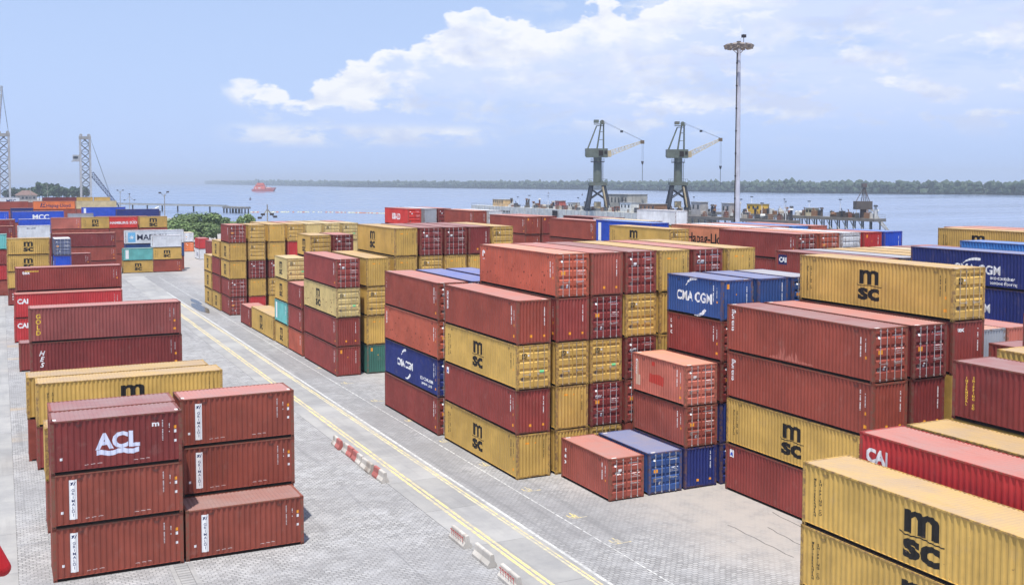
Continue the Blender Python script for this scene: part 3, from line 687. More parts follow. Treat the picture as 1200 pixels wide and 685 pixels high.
# short boxes in the gap in front of it
stack(32.58, 53.3, L20, 'Y', 'alone on the ground with rusty pink roof', [('s', 'brown', 'd', ('stack:tex:.3:.55:.60:w', 'code', 'dm', 'ntxt:ex:.62:.66'), 'salmon')], 3)
stack(35.4, 53.35, L20, 'Y', 'alone on the ground beside the pink-roofed box', [('s', 'blue', 'd', ('dm',), 'paleblue')], 3)
stack(38.12, 53.4, L20, 'Y', 'the short stack beside the low blue box', [('s', 'navy', 'e', ('ec',)), ('s', 'brown', 'd', ('code', 'dm')), ('s', 'salmon', 'd', ('rot:florens:.26:.45:.66:w', 'worn', 'code', 'dm'), 'peach')], 3)
stack(40.86, 53.4, L20, 'Y', 'the column under the blue lettered box', [('s', 'navy', 'd', ('dm',)), ('s', 'navy', 'e', ('ec',)), ('s', 'maroon', 'd', ('dm',)), ('s', 'burgundy', 'd', ('stack:tex:.3:.42:.66:w', 'code', 'dm')), ('s', 'blue', 'e', ('cma:.50:.62', 'code', 'ec'), 'paleblue')], 3)
stack(43.72, 53.4, L20, 'Y', 'the middle blue column beside the lettered box', ['s', 's', 's', 's', ('s', 'blue', 'e', ('code', 'ec'), 'paleblue')])
stack(46.5, 53.4, L20, 'Y', 'the right blue column behind the yellow long box', ['s', 's', 's', 's', ('s', 'blue', 'd', ('dm',), 'grey')])
# big near block on the right
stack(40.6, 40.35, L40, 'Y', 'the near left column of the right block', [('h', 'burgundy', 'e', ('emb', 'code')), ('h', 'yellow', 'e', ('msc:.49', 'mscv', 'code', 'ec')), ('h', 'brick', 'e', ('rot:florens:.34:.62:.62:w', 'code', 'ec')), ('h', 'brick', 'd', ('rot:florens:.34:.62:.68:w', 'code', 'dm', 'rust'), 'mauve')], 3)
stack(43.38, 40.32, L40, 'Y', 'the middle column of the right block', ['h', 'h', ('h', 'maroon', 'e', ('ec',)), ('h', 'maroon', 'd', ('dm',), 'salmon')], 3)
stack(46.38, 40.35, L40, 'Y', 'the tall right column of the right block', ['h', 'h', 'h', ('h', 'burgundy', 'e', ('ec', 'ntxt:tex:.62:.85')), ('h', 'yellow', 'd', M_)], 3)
# nearest row at the bottom right
stack(29.35, 20.75, L40, 'Y', 'the nearest stack at the bottom right corner', [('s', 'yellow', 'd', ()), ('s', 'yellow', 'd', ('msc:.505', 'mscv')), ('s', 'yellow', 'd', ('msc:.505', 'mscv'))], 3)
stack(32.45, 20.8, L40, 'Y', 'the stack behind the nearest yellow one', ['h', 'h', ('h', 'red', 'd', ('cai',), 'salmon')])
stack(35.25, 20.8, L40, 'Y', 'the stack behind the bright red long box', ['h', 'h', ('h', 'yellow', 'd', ())])
stack(38.0, 20.8, L40, 'Y', 'the stack at the right edge, gold lettering', ['h', 'h', 'h', ('s', 'maroon', 'd', ('stack:INTERMODAL:.10:.75:.52:g', 'stack:SHIPPING CO:.105:1.1:.50:g'), 'mauve')])
stack(40.8, 20.8, L40, 'Y', 'the right edge stack behind the gold-lettered box', ['h', 'h', 'h', ('h', 'yellow', 'd', ())])
stack(43.5, 21.6, L40, 'Y', 'the tall stack cut by the right edge', ['s', 's', 's', 's', ('s', 'maroon', 'd', ())])
stack(48.7, 33.9, L20, 'Y', 'the small stack behind the right edge yellow roof', ['s', 's', 's', ('s', 'burgundy', 'd', (), 'mauve')])
stack(52.15, 43.6, L20, 'Y', 'the stack under the navy boxes', ['s', 's', 's', ('s', 'grey', 'e', (), 'peach')])
stack(54.7, 43.6, L20, 'Y', 'the stack right of the grey end', ['s', 's', 's', ('s', 'salmon', 'e', (), 'salmon')])
# second bay behind the front corner
stack(29.5, 73.1, L40, 'Y', 'the roadside stack behind the front corner', [('h', 'burgundy', 'd', ('code', 'dm')), ('h', 'navy', 'd', ('cma:.40:.58', 'txt:ECO CONTAINER:.22:.80:.33:w', 'txt:BAMBOO FLOOR:.2:.80:.20:w', 'code', 'dm')), ('h', 'rust', 'd', ('rot:florens:.26:.55:.66:w', 'code', 'dm', 'peel')), ('h', 'brick', 'd', ('stack:tex:.26:.35:.70:w', 'code', 'dm', 'ntxt:tex:.6:.7'), 'salmon')], 3)
stack(32.4, 73.2, L40, 'Y', 'the first blue-roofed column behind the corner', ['h', 'h', 'h', ('h', 'navy', 'd', (), 'midblue')])
stack(35.25, 73.2, L40, 'Y', 'the second blue-roofed column behind the corner', ['h', 'h', 'h', ('h', 'navy', 'd', (), 'midblue')])
# third bay
stack(29.58, 99.95, L40, 'Y', 'the four-high roadside stack in mid yard', [('h', 'burgundy', 'e', ('code', 'ec')), ('h', 'burgundy', 'e', ('stack:III:.3:.6:.6:w', 'code', 'ec')), ('h', 'pale', 'd', ('msc:.45', 'code', 'dm', 'peel')), ('h', 'burgundy', 'd', ('code', 'dm'), 'salmon')], 3)
stack(32.75, 100.0, L40, 'Y', 'the narrow column right of the mid stack', [('h', 'green', 'e', ('ec',)), ('h', 'yellow', 'e', ('ec',)), ('h', 'yellow', 'd', ('dm',)), ('h', 'yellow', 'e', ('ec',))])
stack(35.75, 100.2, L40, 'Y', 'the tall yellow column in mid yard', ['h', 'h', 'h', ('h', 'yellow', 'e', ('ec',)), ('h', 'yellow', 'e', ('msc:.42', 'code', 'ec'))])
stack(38.5, 100.2, L40, 'Y', 'the first maroon door column in mid yard', ['h', 'h', 'h', ('h', 'yellow', 'd', ('dm',)), ('h', 'maroon', 'd', ('dm',), 'mauve')])
stack(41.25, 100.2, L40, 'Y', 'the second maroon door column in mid yard', ['h', 'h', 'h', ('h', 'yellow', 'e', ('ec',)), ('h', 'maroon', 'd', ('dm',), 'mauve')])
stack(43.95, 100.2, L40, 'Y', 'the ribbed maroon column in mid yard', ['h', 'h', 'h', ('h', 'yellow', 'e', ('ec',)), ('h', 'maroon', 'e', ('ec',), 'mauve')])
stack(46.6, 100.1, L40, 'Y', 'the last yellow door column in mid yard', ['h', 'h', 'h', 'h', ('h', 'yellow', 'd', ('dm',))])
# fourth bay: short boxes
stack(29.6, 113.2, L20, 'Y', 'the three-high stack behind the mid stack', [('s', 'rust', 'e', ('code',)), ('s', 'burgundy', 'e', ('stack:III:.22:.4:.6:w', 'code')), ('s', 'burgundy', 'e', ('code',), 'salmon')])
stack(29.55, 119.55, L20, 'Y', 'the roadside stack with a teal box', [('s', 'yellow', 'd', ('msc', 'dm')), ('s', 'teal', 'e', ('bars', 'code')), ('s', 'yellow', 'd', ('msc', 'dm')), ('s', 'pale', 'd', ('msc', 'dm'))])
stack(32.35, 119.5, L20, 'Y', 'the five-high column behind the teal box', ['s', 's', 's', 's', ('s', 'yellow', 'd', ('msc', 'dm'))])
stack(35.1, 119.5, L20, 'Y', 'the column right of the pale five-high one', ['s', 's', 's', 's', ('s', 'maroon', 'd', ('dm',), 'salmon')])
stack(29.45, 126.2, L40, 'Y', 'alone on the ground before the teal stack', [('h', 'yellow', 'e', ('msc:.45:1.6', 'code'))])
stack(29.4, 138.9, L20, 'Y', 'alone on the ground by the far roadside', [('s', 'burgundy', 'e', ('code',), 'salmon')])
# fifth bay
stack(29.4, 152.6, L20, 'Y', 'the five-high far roadside stack', [('s', 'burgundy', 'd', ('code', 'dm')), ('s', 'burgundy', 'd', ('code', 'dm')), ('s', 'yellow', 'e', ('msc', 'ec')), ('s', 'yellow', 'e', ('msc', 'ec')), ('s', 'burgundy', 'd', ('code', 'dm'), 'salmon')])
stack(32.2, 152.6, L20, 'Y', 'the second column of the far stack', [('s', 'red', 'e', ()), ('s', 'yellow', 'e', ('ec',)), ('s', 'maroon', 'd', ('dm',)), ('s', 'yellow', 'd', ('dm',)), ('s', 'yellow', 'd', ('dm',))])
stack(35.1, 152.6, L20, 'Y', 'the third column of the far stack', ['s', ('s', 'yellow', 'd', ('dm',)), ('s', 'maroon', 'd', ('dm',)), ('s', 'yellow', 'e', ('ec',)), ('s', 'yellow', 'e', ('ec',))])
stack(37.9, 152.6, L20, 'Y', 'the fourth column of the far stack', ['s', 's', 's', ('s', 'red', 'e', ()), ('s', 'yellow', 'd', ('dm',))])
stack(40.6, 152.6, L20, 'Y', 'the fifth column of the far stack', ['s', 's', 's', 's', ('s', 'pale', 'e', ())])
stack(43.4, 152.6, L20, 'Y', 'the sixth column of the far stack', ['s', 's', 's', 's', ('s', 'pale', 'd', ('dm',))])
stack(46.2, 152.6, L20, 'Y', 'the seventh column of the far stack', ['s', 's', 's', ('s', 'pale', 'e', ()), ('s', 'pale', 'd', ('dm',))])
stack(29.2, 158.9, L20, 'Y', 'the four-high stack behind the far stack', [('s', 'yellow', 'e', ('msc',)), ('s', 'burgundy', 'e', ()), ('s', 'burgundy', 'e', ()), ('s', 'yellow', 'e', ('msc',))], 1)
stack(29.1, 165.2, L20, 'Y', 'the last yellow stack by the road', [('s', 'yellow', 'e', ('msc',)), ('s', 'yellow', 'e', ('msc',)), ('s', 'yellow', 'e', ('msc',))], 1)
for x, c_, nm in ((35.1, 'yellow', 'third'), (37.9, 'salmon', 'fourth'), (40.6, 'yellow', 'fifth'), (43.4, 'pale', 'sixth'), (46.2, 'salmon', 'seventh')):
    stack(x, 159.0, L20, 'Y', 'the %s column just showing behind the far stack' % nm, ['s', 's', 's', 's', ('s', c_, 'e', ())], 1)
stack(36.1, 205, L20, 'Y', 'the lone column behind the last yellow stack', ['s', 's', ('s', 'burgundy', 'e', ())], 1)
stack(44.0, 266, L20, 'Y', 'the pair by the green bushes, right one', [('s', 'white', 'e', ('txt:CAI:.9:.55:.5:n',)), ('s', 'red', 'e', ())], 1)
stack(45.5, 298, L20, 'Y', 'the pair by the green bushes, left one', [('s', 'orange', 'd', ('dm',)), ('s', 'white', 'd', ('dm', 'txt:CS:.9:.5:.5:n'), 'cream')], 1)

# ------------------------------------------------------------ second block, across the lane
stack(63.5, 47.2, L40, 'Y', 'the navy stack at the right edge', ['h', 'h', 'h', ('h', 'navy', 'e', ('cma:.44:.62',)), ('s', 'navy', 'e', ('cmab',), 'paleblue')])
stack(69.1, 47.5, L40, 'Y', 'the column behind the navy stack', ['h', 'h', 'h', 'h', ('h', 'sky', 'e', ('txt:CN:.5:.08:.66:w',), 'sky')], 1)
stack(86.0, 64.8, L40, 'Y', 'the far right column against the water', ['h', 'h', 'h', 'h', ('h', 'yellow', 'e', ('msc:.4', 'mscv'))], 1)
for x, c_, nm in ((88.8, 'peach', 'nearer'), (91.6, 'salmon', 'farther')):
    stack(x, 66.5, L40, 'Y', 'the %s column behind the far right yellow box' % nm, ['h', 'h', 'h', 'h', ('h', c_, 'e', ())], 1)
stack(63.5, 63.0, L40, 'Y', 'the column behind the blue short boxes', ['s', 's', 's', 's', ('s', 'burgundy', 'e', ('caib', 'code'), 'mauve')], 1)
for x, c_, nr, rf, nm in ((66.3, 'slate', 'e', 'grey', 'first'), (69.1, 'yellow', 'd', 'yellow', 'second'), (71.9, 'yellow', 'e', 'yellow', 'third'), (74.7, 'yellow', 'e', 'cream', 'fourth'), (77.5, 'burgundy', 'e', 'mauve', 'fifth'), (80.3, 'salmon', 'e', 'salmon', 'sixth')):
    stack(x, 63.0, L40, 'Y', 'the %s column right of the dark-blue-badge box' % nm, ['s', 's', 's', 's', ('s', c_, nr, ('dm',) if nr == 'd' else (), rf)], 1)
stack(68.6, 78.1, L40, 'Y', 'the long maroon column in the back block', ['h', 'h', 'h', ('h', 'burgundy', 'd', ()), ('s', 'burgundy', 'd', ('code', 'dm'), 'salmon')], 2)
for x, c_, nr, rf, nm in ((71.4, 'rust', 'd', 'peach', 'left'), (74.2, 'white', 'd', 'white', 'white-doored'), (77.0, 'red', 'e', 'salmon', 'red-ended'), (79.8, 'cobalt', 'e', 'sky', 'blue-ended')):
    stack(x, 78.1, L40 if x < 76 else L20, 'Y', 'the %s column at the back block end' % nm, ['h', 'h', 'h', 'h', ('s', c_, nr, ('dm',) if nr == 'd' else ('ec',), rf)], 2)
stack(63.4, 91.9, L40, 'Y', 'the front column before the orange lettered box', ['h', 'h', 'h', 'h', ('s', 'yellow', 'd', ('msc:.42:1.7', 'mscv', 'dm'))], 2)
stack(71.4, 91.0, L40, 'Y', 'the lettered column before the tall light mast', ['h', 'h', 'h', 'h', ('s', 'peach', 'e', ('hapag:.58:1.1',), 'peach')], 1)
for x, c_, rf, nm in ((74.3, 'white', 'white', 'first'), (77.1, 'salmon', 'salmon', 'second'), (79.9, 'sky', 'sky', 'third'), (82.7, 'salmon', 'salmon', 'fourth')):
    stack(x, 92.0, L40, 'Y', 'the %s column behind the orange lettered box' % nm, ['h', 'h', 'h', 'h', ('s', c_, 'e', (), rf)], 1)
stack(66.3, 99.8, L40, 'Y', 'the column behind the yellow long box', ['h', 'h', 'h', 'h', ('h', 'cobalt', 'e', ('bars',), 'sky')], 1)
stack(69.1, 105.2, L40, 'Y', 'the pale-roofed column behind the bright blue box', ['h', 'h', 'h', 'h', ('h', 'white', 'e', (), 'cream')], 1)
stack(68.0, 115.2, L40, 'Y', 'the long column left of the bright blue box', ['h', 'h', 'h', ('h', 'brick', 'e', ()), ('s', 'brick', 'e', ('code',), 'salmon')], 2)
stack(70.9, 116.5, L40, 'Y', 'the dark-roofed column behind the long brick-red box', ['h', 'h', 'h', 'h', ('h', 'maroon', 'e', (), 'mauve')], 1)
stack(67.6, 134, L40, 'Y', 'the column with a pale sloping roof behind', ['h', 'h', 'h', ('h', 'brick', 'e', ('ec',)), ('s', 'brick', 'e', ('code', 'ec'), 'salmon')], 2)
stack(70.35, 134.1, L40, 'Y', 'the end right of the brick-red column', ['h', 'h', 'h', ('h', 'burgundy', 'e', ('ec',)), ('s', 'burgundy', 'e', ('ec',), 'salmon')], 1)
stack(68.6, 154.8, L40, 'Y', 'the column left of a white post-like end', ['h', 'h', 'h', 'h', ('h', 'brick', 'e', ('code', 'ec'), 'peach')], 1)
stack(71.4, 154.8, L40, 'Y', 'the slim white end among red boxes', ['h', 'h', 'h', 'h', ('h', 'white', 'e', (), 'white')], 1)
stack(63.5, 170.9, L40, 'Y', 'the far lettered column against the water', ['h', 'h', 'h', 'h', ('h', 'scarlet', 'd', ('txt:ISB-LD:1.0:.5:.5:w', 'dm'), 'salmon')], 1)
stack(66.4, 170.9, L40, 'Y', 'the ribbed end beside the far scarlet box', ['h', 'h', 'h', 'h', ('h', 'grey', 'e', (), 'white')], 1)
stack(69.1, 170.9, L40, 'Y', 'the doors right of the far grey end', ['h', 'h', 'h', 'h', ('h', 'maroon', 'd', ('dm',), 'salmon')], 1)
stack(104, 149, L40, 'Y', 'the long column below the jib cranes', ['h', 'h', 'h', 'h', ('s', 'white', 'e', (), 'white')], 1)

# ------------------------------------------------------------ left of the road
GR = ('grim', 'gcode')
stack(1.93, 54.1, L20, 'X', 'the nearest left stack by the drain', [('s', 'grimaldi', 'd', GR), ('s', 'grimaldi', 'd', GR), ('s', 'acl', 'd', ('acl', 'gcode'), 'mauve')], 3)
stack(2.0, 56.68, L20, 'X', 'the stack behind the white-lettered dark red box', ['s', 's', ('s', 'brown', 'd', (), 'mauve')])
stack(8.13, 54.2, L20, 'X', 'low box in front of the banner pair', [('s', 'grimaldi', 'd', GR)], 3)
stack(8.24, 56.72, L20, 'X', 'the pair behind the low banner box', ['s', ('s', 'grimaldi', 'd', GR), ('s', 'grimaldi', 'd', GR, 'salmon')], 3)
stack(1.95, 62.0, L40, 'X', 'the stack hidden behind the left front boxes', [('h', 'brown', 'd', ()), ('h', 'yellow', 'd', ())], 1)
stack(1.93, 76.1, L40, 'X', 'the left pair behind the banner boxes', [('h', 'burgundy', 'd', ('code',)), ('h', 'yellow', 'd', ('msc:.5', 'mscv', 'code'))])
stack(1.42, 78.75, L40, 'X', 'the edge behind the left yellow long box', ['h', ('h', 'yellow', 'd', ())], 1)
stack(2.0, 95.5, L40, 'X', 'the left stack lettered in gold and white', ['h', ('h', 'maroon', 'd', ('stack:HES:.38:.9:.52:w', 'code')), ('h', 'mauve', 'd', ('stack:GOLD:.36:.72:.52:g', 'code'), 'salmon')])
stack(1.45, 116.7, L40, 'X', 'alone, low behind the gold-lettered stack', [('h', 'burgundy', 'd', ())], 1)
stack(1.25, 138, L40, 'X', 'the bright pair behind the gold-lettered stack', [('h', 'red', 'd', ('cai', 'code')), ('h', 'red', 'd', ('cai', 'code'), 'salmon')])
stack(1.5, 140.9, L40, 'X', 'the box standing tall behind the bright red pair', ['h', 'h', ('h', 'burgundy', 'd', ('txt:tex:.42:.10:.80:w', 'txt:======:.3:.15:.84:g', 'code'), 'salmon')])
stack(.85, 180, L20, 'X', 'the left yellow stack behind the red ones', [('s', 'burgundy', 'd', ('stack:tex:.3:.7:.55:w',)), ('s', 'yellow', 'd', ('msc',)), ('s', 'yellow', 'd', ('msc', 'mscv')), ('s', 'yellow', 'd', ('msc', 'mscv'))])
stack(7.4, 176, L20, 'Y', 'the door-on stack beside the left yellow stack', ['s', 's', ('s', 'cobalt', 'e', ('txt:CS:.6:.5:.5:w',)), ('s', 'slate', 'd', ('dm',), 'white')])
stack(-5.1, 196, L20, 'X', 'the stack cut by the left edge', ['s', ('s', 'red', 'd', ()), ('s', 'burgundy', 'd', ()), ('s', 'teal', 'd', ())], 1)
stack(9.4, 231, L40, 'X', 'the long maroon stack in the far left yard', [('h', 'burgundy', 'd', ('code',)), ('h', 'brick', 'd', ('code',)), ('h', 'maroon', 'd', ('code',), 'peach')], 1)
stack(9.2, 212, L20, 'X', 'the short stack before the long maroon one', ['h', ('h', 'maroon', 'd', ('code',), 'salmon')], 1)
stack(3.05, 231, L20, 'X', 'the corrugated column left of the maroon stack', ['s', 's', 's', ('s', 'white', 'd', ('txt:SEA LAND:.25:.42:.8:n',), 'white')], 1)
stack(3.3, 234, L20, 'X', 'the blue edge behind the white corrugated box', ['h', 'h', 'h', ('h', 'cobalt', 'd', (), 'white')], 1)
stack(-3.5, 231, L20, 'X', 'the front dark stack at the left edge', ['s', 's', 's', ('s', 'maroon', 'd', ('code',), 'peach')], 1)
stack(-3.3, 234, L20, 'X', 'the rear dark stack at the left edge', ['h', 'h', 'h', ('h', 'maroon', 'd', ('code',), 'white')], 1)
stack(23.0, 233, L20, 'X', 'the pair with a teal top on the far ground', [('s', 'yellow', 'd', ('msc',)), ('s', 'teal', 'd', ('bars',))], 1)
stack(28.9, 233, L20, 'X', 'the three-high stack at the far corner', [('s', 'brick', 'd', ('code',)), ('s', 'yellow', 'd', ('msc', 'mscv')), ('s', 'white', 'd', ('txt:_______:.2:.4:.8:n',), 'white')], 1)
stack(24.0, 238, L40, 'X', 'the star-badged stack behind the teal pair', ['h', ('h', 'blue', 'd', ()), ('h', 'white', 'd', ('mae',), 'white')], 1)
for x, c_, sp_, nm in ((10.1, 'salmon', ('code',), 'left of the yellow box'), (16.05, 'yellow', ('msc', 'mscv'), 'beside the salmon box'), (21.9, 'scarlet', ('txt:HAMBURG SÜD:.55:.5:.5:w', 'code'), 'with white script'), (28.35, 'yellow', ('msc:.5:1.7', 'code'), 'nearest the green bushes')):
    stack(x, 250, L20, 'X', 'the upper far row, %s' % nm, ['h', 'h', 'h', ('s', c_, 'd', sp_)], 1)
stack(2.8, 295, L40, 'X', 'the far blue row, with three white letters', ['h', 'h', 'h', ('h', 'cobalt', 'd', ('txt:MCC:1.2:.55:.5:w',), 'cream')], 1)
stack(-10.1, 295, L40, 'X', 'the far blue row at the left edge', ['h', 'h', 'h', ('h', 'cobalt', 'd', ('code',), 'sky')], 1)
stack(15.8, 292, L20, 'X', 'the low grey row right of the blue one', ['h', 'h', 's', ('s', 'grey', 'd', (), 'mauve')], 1)
stack(22.1, 285, L40, 'X', 'the low red column in the far row', ['s', 's', 's', ('s', 'burgundy', 'd', (), 'mauve')], 1)
stack(9.5, 362, L40, 'X', 'the far lettered stack left of a cream box', ['s', 's', 's', 's', ('s', 'orange', 'd', ('hapag:.60:1.0:l',), 'peach')], 1)
stack(22.0, 362, L40, 'X', 'the far column behind the bright blue box', ['s', 's', 's', 's', ('s', 'cream', 'd', (), 'cream')], 1)
stack(-4.0, 362, L40, 'X', 'the far column left of the orange box', ['s', 's', 's', 's', ('s', 'brick', 'd', (), 'salmon')], 1)
stack(21.9, 335, L40, 'X', 'the far box before the cream one', ['h', 'h', 'h', ('h', 'cobalt', 'd', ('bars', 'code'), 'cream')], 1)
stack(31.0, 330, L40, 'X', 'the low dark column before the harbour machine', ['h', 'h', 's', ('s', 'navy', 'd', (), 'navy')], 1)
stack(2.8, 335, L20, 'X', 'the dark edge above the three-lettered blue box', ['h', 'h', 'h', ('h', 'navy', 'd', (), 'peach')], 1)
stack(15.3, 450, L40, 'X', 'the farthest row under the lattice tower', ['s', 's', 's', 's', ('s', 'maroon', 'd', ())], 1)
stack(27.5, 450, L20, 'X', 'the farthest row left of the tower foot', ['s', 's', 's', 's', ('s', 'yellow', 'd', ())], 1)
stack(34.0, 450, L20, 'X', 'the farthest row right of the tower foot', ['s', 's', 's', 's', ('s', 'yellow', 'd', ())], 1)
stack(-5, 450, L40, 'X', 'the farthest row at the left edge', ['s', 's', 's', 's', ('s', 'white', 'd', ('txt:MSC:1.2:.75:.5:n',), 'white')], 1)
stack(9.4, 440, L40, 'X', 'the low red row before the farthest one', ['h', 'h', 'h', ('s', 'brick', 'd', (), 'mauve')], 1)
print('containers', NCONT[0])

# boxes buried inside the stacks: seen only as slivers through the gaps, joined
BC = sorted(set(q[6] for q in BUR)); mb = MB()
m, t, b = base('buried_paint', .6, .2); v, oi = objcoord(t)
for q in BC:
    m, t, b = base('buried_'+q, .6, .2); p = world_xy(t); t.link(hsv(t, PAL[q], t.ramp(t.noise(p, 1.2, 5), .3, .7, .75, 1.1)), b.inputs['Base Color'])
for x0, y0, z0, x1, y1, z1, q in BUR:
    k = BC.index(q); mb.box(x0, y0, z0+.12, x1, y1, z1-.01, k)
    for a_, b_ in ((x0, y0), (x1-.17, y0), (x0, y1-.17), (x1-.17, y1-.17)): mb.box(a_-.006, b_-.006, z0, a_+.176, b_+.176, z0+.119, k)
put('buried_containers', mb.mesh('buried_containers', ['buried_'+q for q in BC]), kind='stuff', label='container walls glimpsed in the gaps between the visible boxes', cat='containers')

# ------------------------------------------------------------ concrete barriers along the road
def barrier_half(y0, y1):
    mb = MB(); pr = [(-.26, 0), (.26, 0), (.26, .12), (.13, .32), (.10, .60), (.07, .65), (-.07, .65), (-.10, .60), (-.13, .32), (-.26, .12)]
    n = 3
    for i in range(n):
        a = y0+(y1-y0)*i/n; b_ = y0+(y1-y0)*(i+1)/n
        mb.prism(pr, 'y', a, b_-.001)
    return mb.mesh('painted_half', 'weathered_paint')
bh0, bh1 = barrier_half(-1.0, -.002), barrier_half(.002, 1.0)
RW = {'w': srgb(192, 186, 177), 'r': srgb(176, 104, 97), 'g': srgb(172, 163, 152)}
for y, x, c0, c1, lab in ((73.3, 21.72, 'r', 'w', 'red and white concrete barrier, farthest of the row of five'), (70.9, 21.8, 'r', 'w', 'red and white concrete barrier, second from the far end of the row'),
    (68.6, 21.76, 'w', 'r', 'white and red concrete barrier in the middle of the row of five'), (66.35, 21.7, 'g', 'w', 'dirty pale concrete barrier, second from the near end of the row'), (64.05, 21.78, 'w', 'r', 'white-fronted concrete barrier at the near end of the row of five')):
    r_ = put('concrete_barrier', None, None, (x, y, .012), random.uniform(-.05, .05), label=lab, cat='barrier', group='concrete barriers along the road edge')
    put('painted_half', bh0, r_, color=RW[c0]); put('painted_half', bh1, r_, color=RW[c1])
mb = MB(); r2 = random.Random(3)
for k in range(6):
    yy = -.85+k*.3; zz = .30
    mb.quad((-.14, yy, .30), (-.14, yy+.06, .30), (-.118, yy+.06, .58), (-.118, yy, .58))
    mb.quad((-.124, yy+.062, .50), (-.124, yy+.22, .50), (-.119, yy+.22, .57), (-.119, yy+.062, .57))
scr = mb.mesh('red_marking', 'sign_paint', False)
for y, x, lab, mk in ((50.75, 21.72, 'white concrete barrier with red scrawl, far one of the near pair', 1), (47.65, 21.72, 'plain chipped white concrete barrier, near one of the pair', 0), (44.4, 21.62, 'white concrete barrier with red scrawl cut by the bottom edge', 1)):
    r_ = put('concrete_barrier', None, None, (x, y, .012), random.uniform(-.04, .04), label=lab, cat='barrier', group='concrete barriers along the road edge')
    put('painted_half', bh0, r_, color=RW['w']); put('painted_half', bh1, r_, color=RW['w'])
    if mk: put('red_marking', scr, r_, (-.09, 0, 0), color=srgb(190, 60, 60))

# ------------------------------------------------------------ high mast
mast = put('light_mast', None, None, (101, 128.6, 0), label='tall grey floodlight mast with a ring of lamps standing above the containers', cat='light mast')
mb = MB(); mb.tube((0, 0, 0), (0, 0, 39.4), .52, .30, 16); put('shaft', mb.mesh('shaft', 'weathered_paint', smooth=False), mast, color=srgb(190, 192, 205))
mb = MB(); mb.tube((-.62, -.1, 1), (-.40, -.1, 38.6), .075, .075, 5)
for k in range(11): mb.box(-.66+k*.018, -.16, 3+k*3.4, -.2, .0, 3.2+k*3.4)
put('cable_run', mb.mesh('cable_run', 'dark_steel_and_shade'), mast)
mb = MB()
for k in range(20):
    a, b_ = 2*pi*k/20, 2*pi*(k+1)/20
    for r_, z_ in ((1.75, 39.9), (1.0, 39.5)): mb.tube((r_*cos(a), r_*sin(a), z_), (r_*cos(b_), r_*sin(b_), z_), .06, n=5)
    if k % 4 == 0: mb.tube((.3*cos(a), .3*sin(a), 38.6), (1.75*cos(a), 1.75*sin(a), 39.9), .05, n=5); mb.tube((.25*cos(a), .25*sin(a), 39.6), (1.75*cos(a), 1.75*sin(a), 39.9), .05, n=5)
mb.tube((0, 0, 39.3), (0, 0, 40.4), .34, .34, 10); put('head_frame', mb.mesh('head_frame', 'weathered_paint'), mast, color=srgb(118, 110, 104))
mb = MB(); mb.box(-.34, -.24, -.30, .34, .30, .16); mb.box(-.42, -.30, -.36, .42, .36, -.30); lampm = mb.mesh('floodlight', 'weathered_paint')
for k in range(12):
    a = 2*pi*k/12+.1; put('floodlight', lampm, mast, (1.95*cos(a), 1.95*sin(a), 39.75), color=srgb(140, 130, 122), rot=(radians(-28), 0, a-pi/2))
mb = MB(); mb.tube((0, 0, 40.4), (0, 0, 43), .025, .012, 5); put('lightning_rod', mb.mesh('lightning_rod', 'galvanised_steel'), mast, (.25, 0, 0))
mb = MB(); mb.tube((.9, 0, 40), (.9, 0, 41), .05, n=5); mb.box(.65, -.25, 41, 1.2, .25, 41.45); put('obstruction_light', mb.mesh('obstruction_light', 'weathered_paint'), mast, color=srgb(60, 55, 60))

# ------------------------------------------------------------ floating dock and its cranes
STEEL = srgb(176, 176, 170); DKST = srgb(96, 100, 100)
dock = put('floating_dock', None, None, (218, 344, -3), label='long floating dry dock with pale rust-streaked walls beyond the container yard', cat='dry dock')
mb = MB(); mb.box(-18, -112, 0, 22, 110, 2.6); put('pontoon', mb.mesh('pontoon', 'weathered_paint'), dock, color=DKST)
mb = MB(); mb.box(-17.6, -44, 2.602, -13.5, 110, 11.2); gd = MB(); gd.box(-17.9, -112, 10.3, -13.2, -44.05, 11.2); gd.box(-17.6, -112, 7.2, -17.0, -44.05, 7.7); gd.box(-17.6, -112, 4.6, -17.0, -44.05, 5.0); put('gallery_deck', gd.mesh('gallery_deck', 'weathered_paint'), dock, color=srgb(112, 106, 98))
for k in range(26): mb.box(-17.78, -42+k*6, 3, -17.602, -41.7+k*6, 11.1)
put('wing_wall', mb.mesh('wing_wall', 'weathered_paint'), dock, color=srgb(196, 194, 186))
mb = MB(); mb.box(15, -30, 2.602, 19.5, 110, 11.2); gd = MB(); gd.box(14.8, -112, 10.3, 19.6, -30.05, 11.2); gd.box(15, -112, 7.0, 15.5, -30.05, 7.5); put('gallery_deck', gd.mesh('gallery_deck', 'weathered_paint'), dock, color=srgb(120, 114, 106)); put('wing_wall', mb.mesh('wing_wall', 'weathered_paint'), dock, color=srgb(128, 126, 120))
mb = MB()
for k in range(14): mb.box(-17.69, 88-k*1.5, 8.6, -17.58, 88.8-k*1.5, 9.5)
mb.box(-17.7, 24, 8.2, -17.5, 29, 10.6); put('wall_opening', mb.mesh('wall_opening', 'dark_steel_and_shade'), dock)
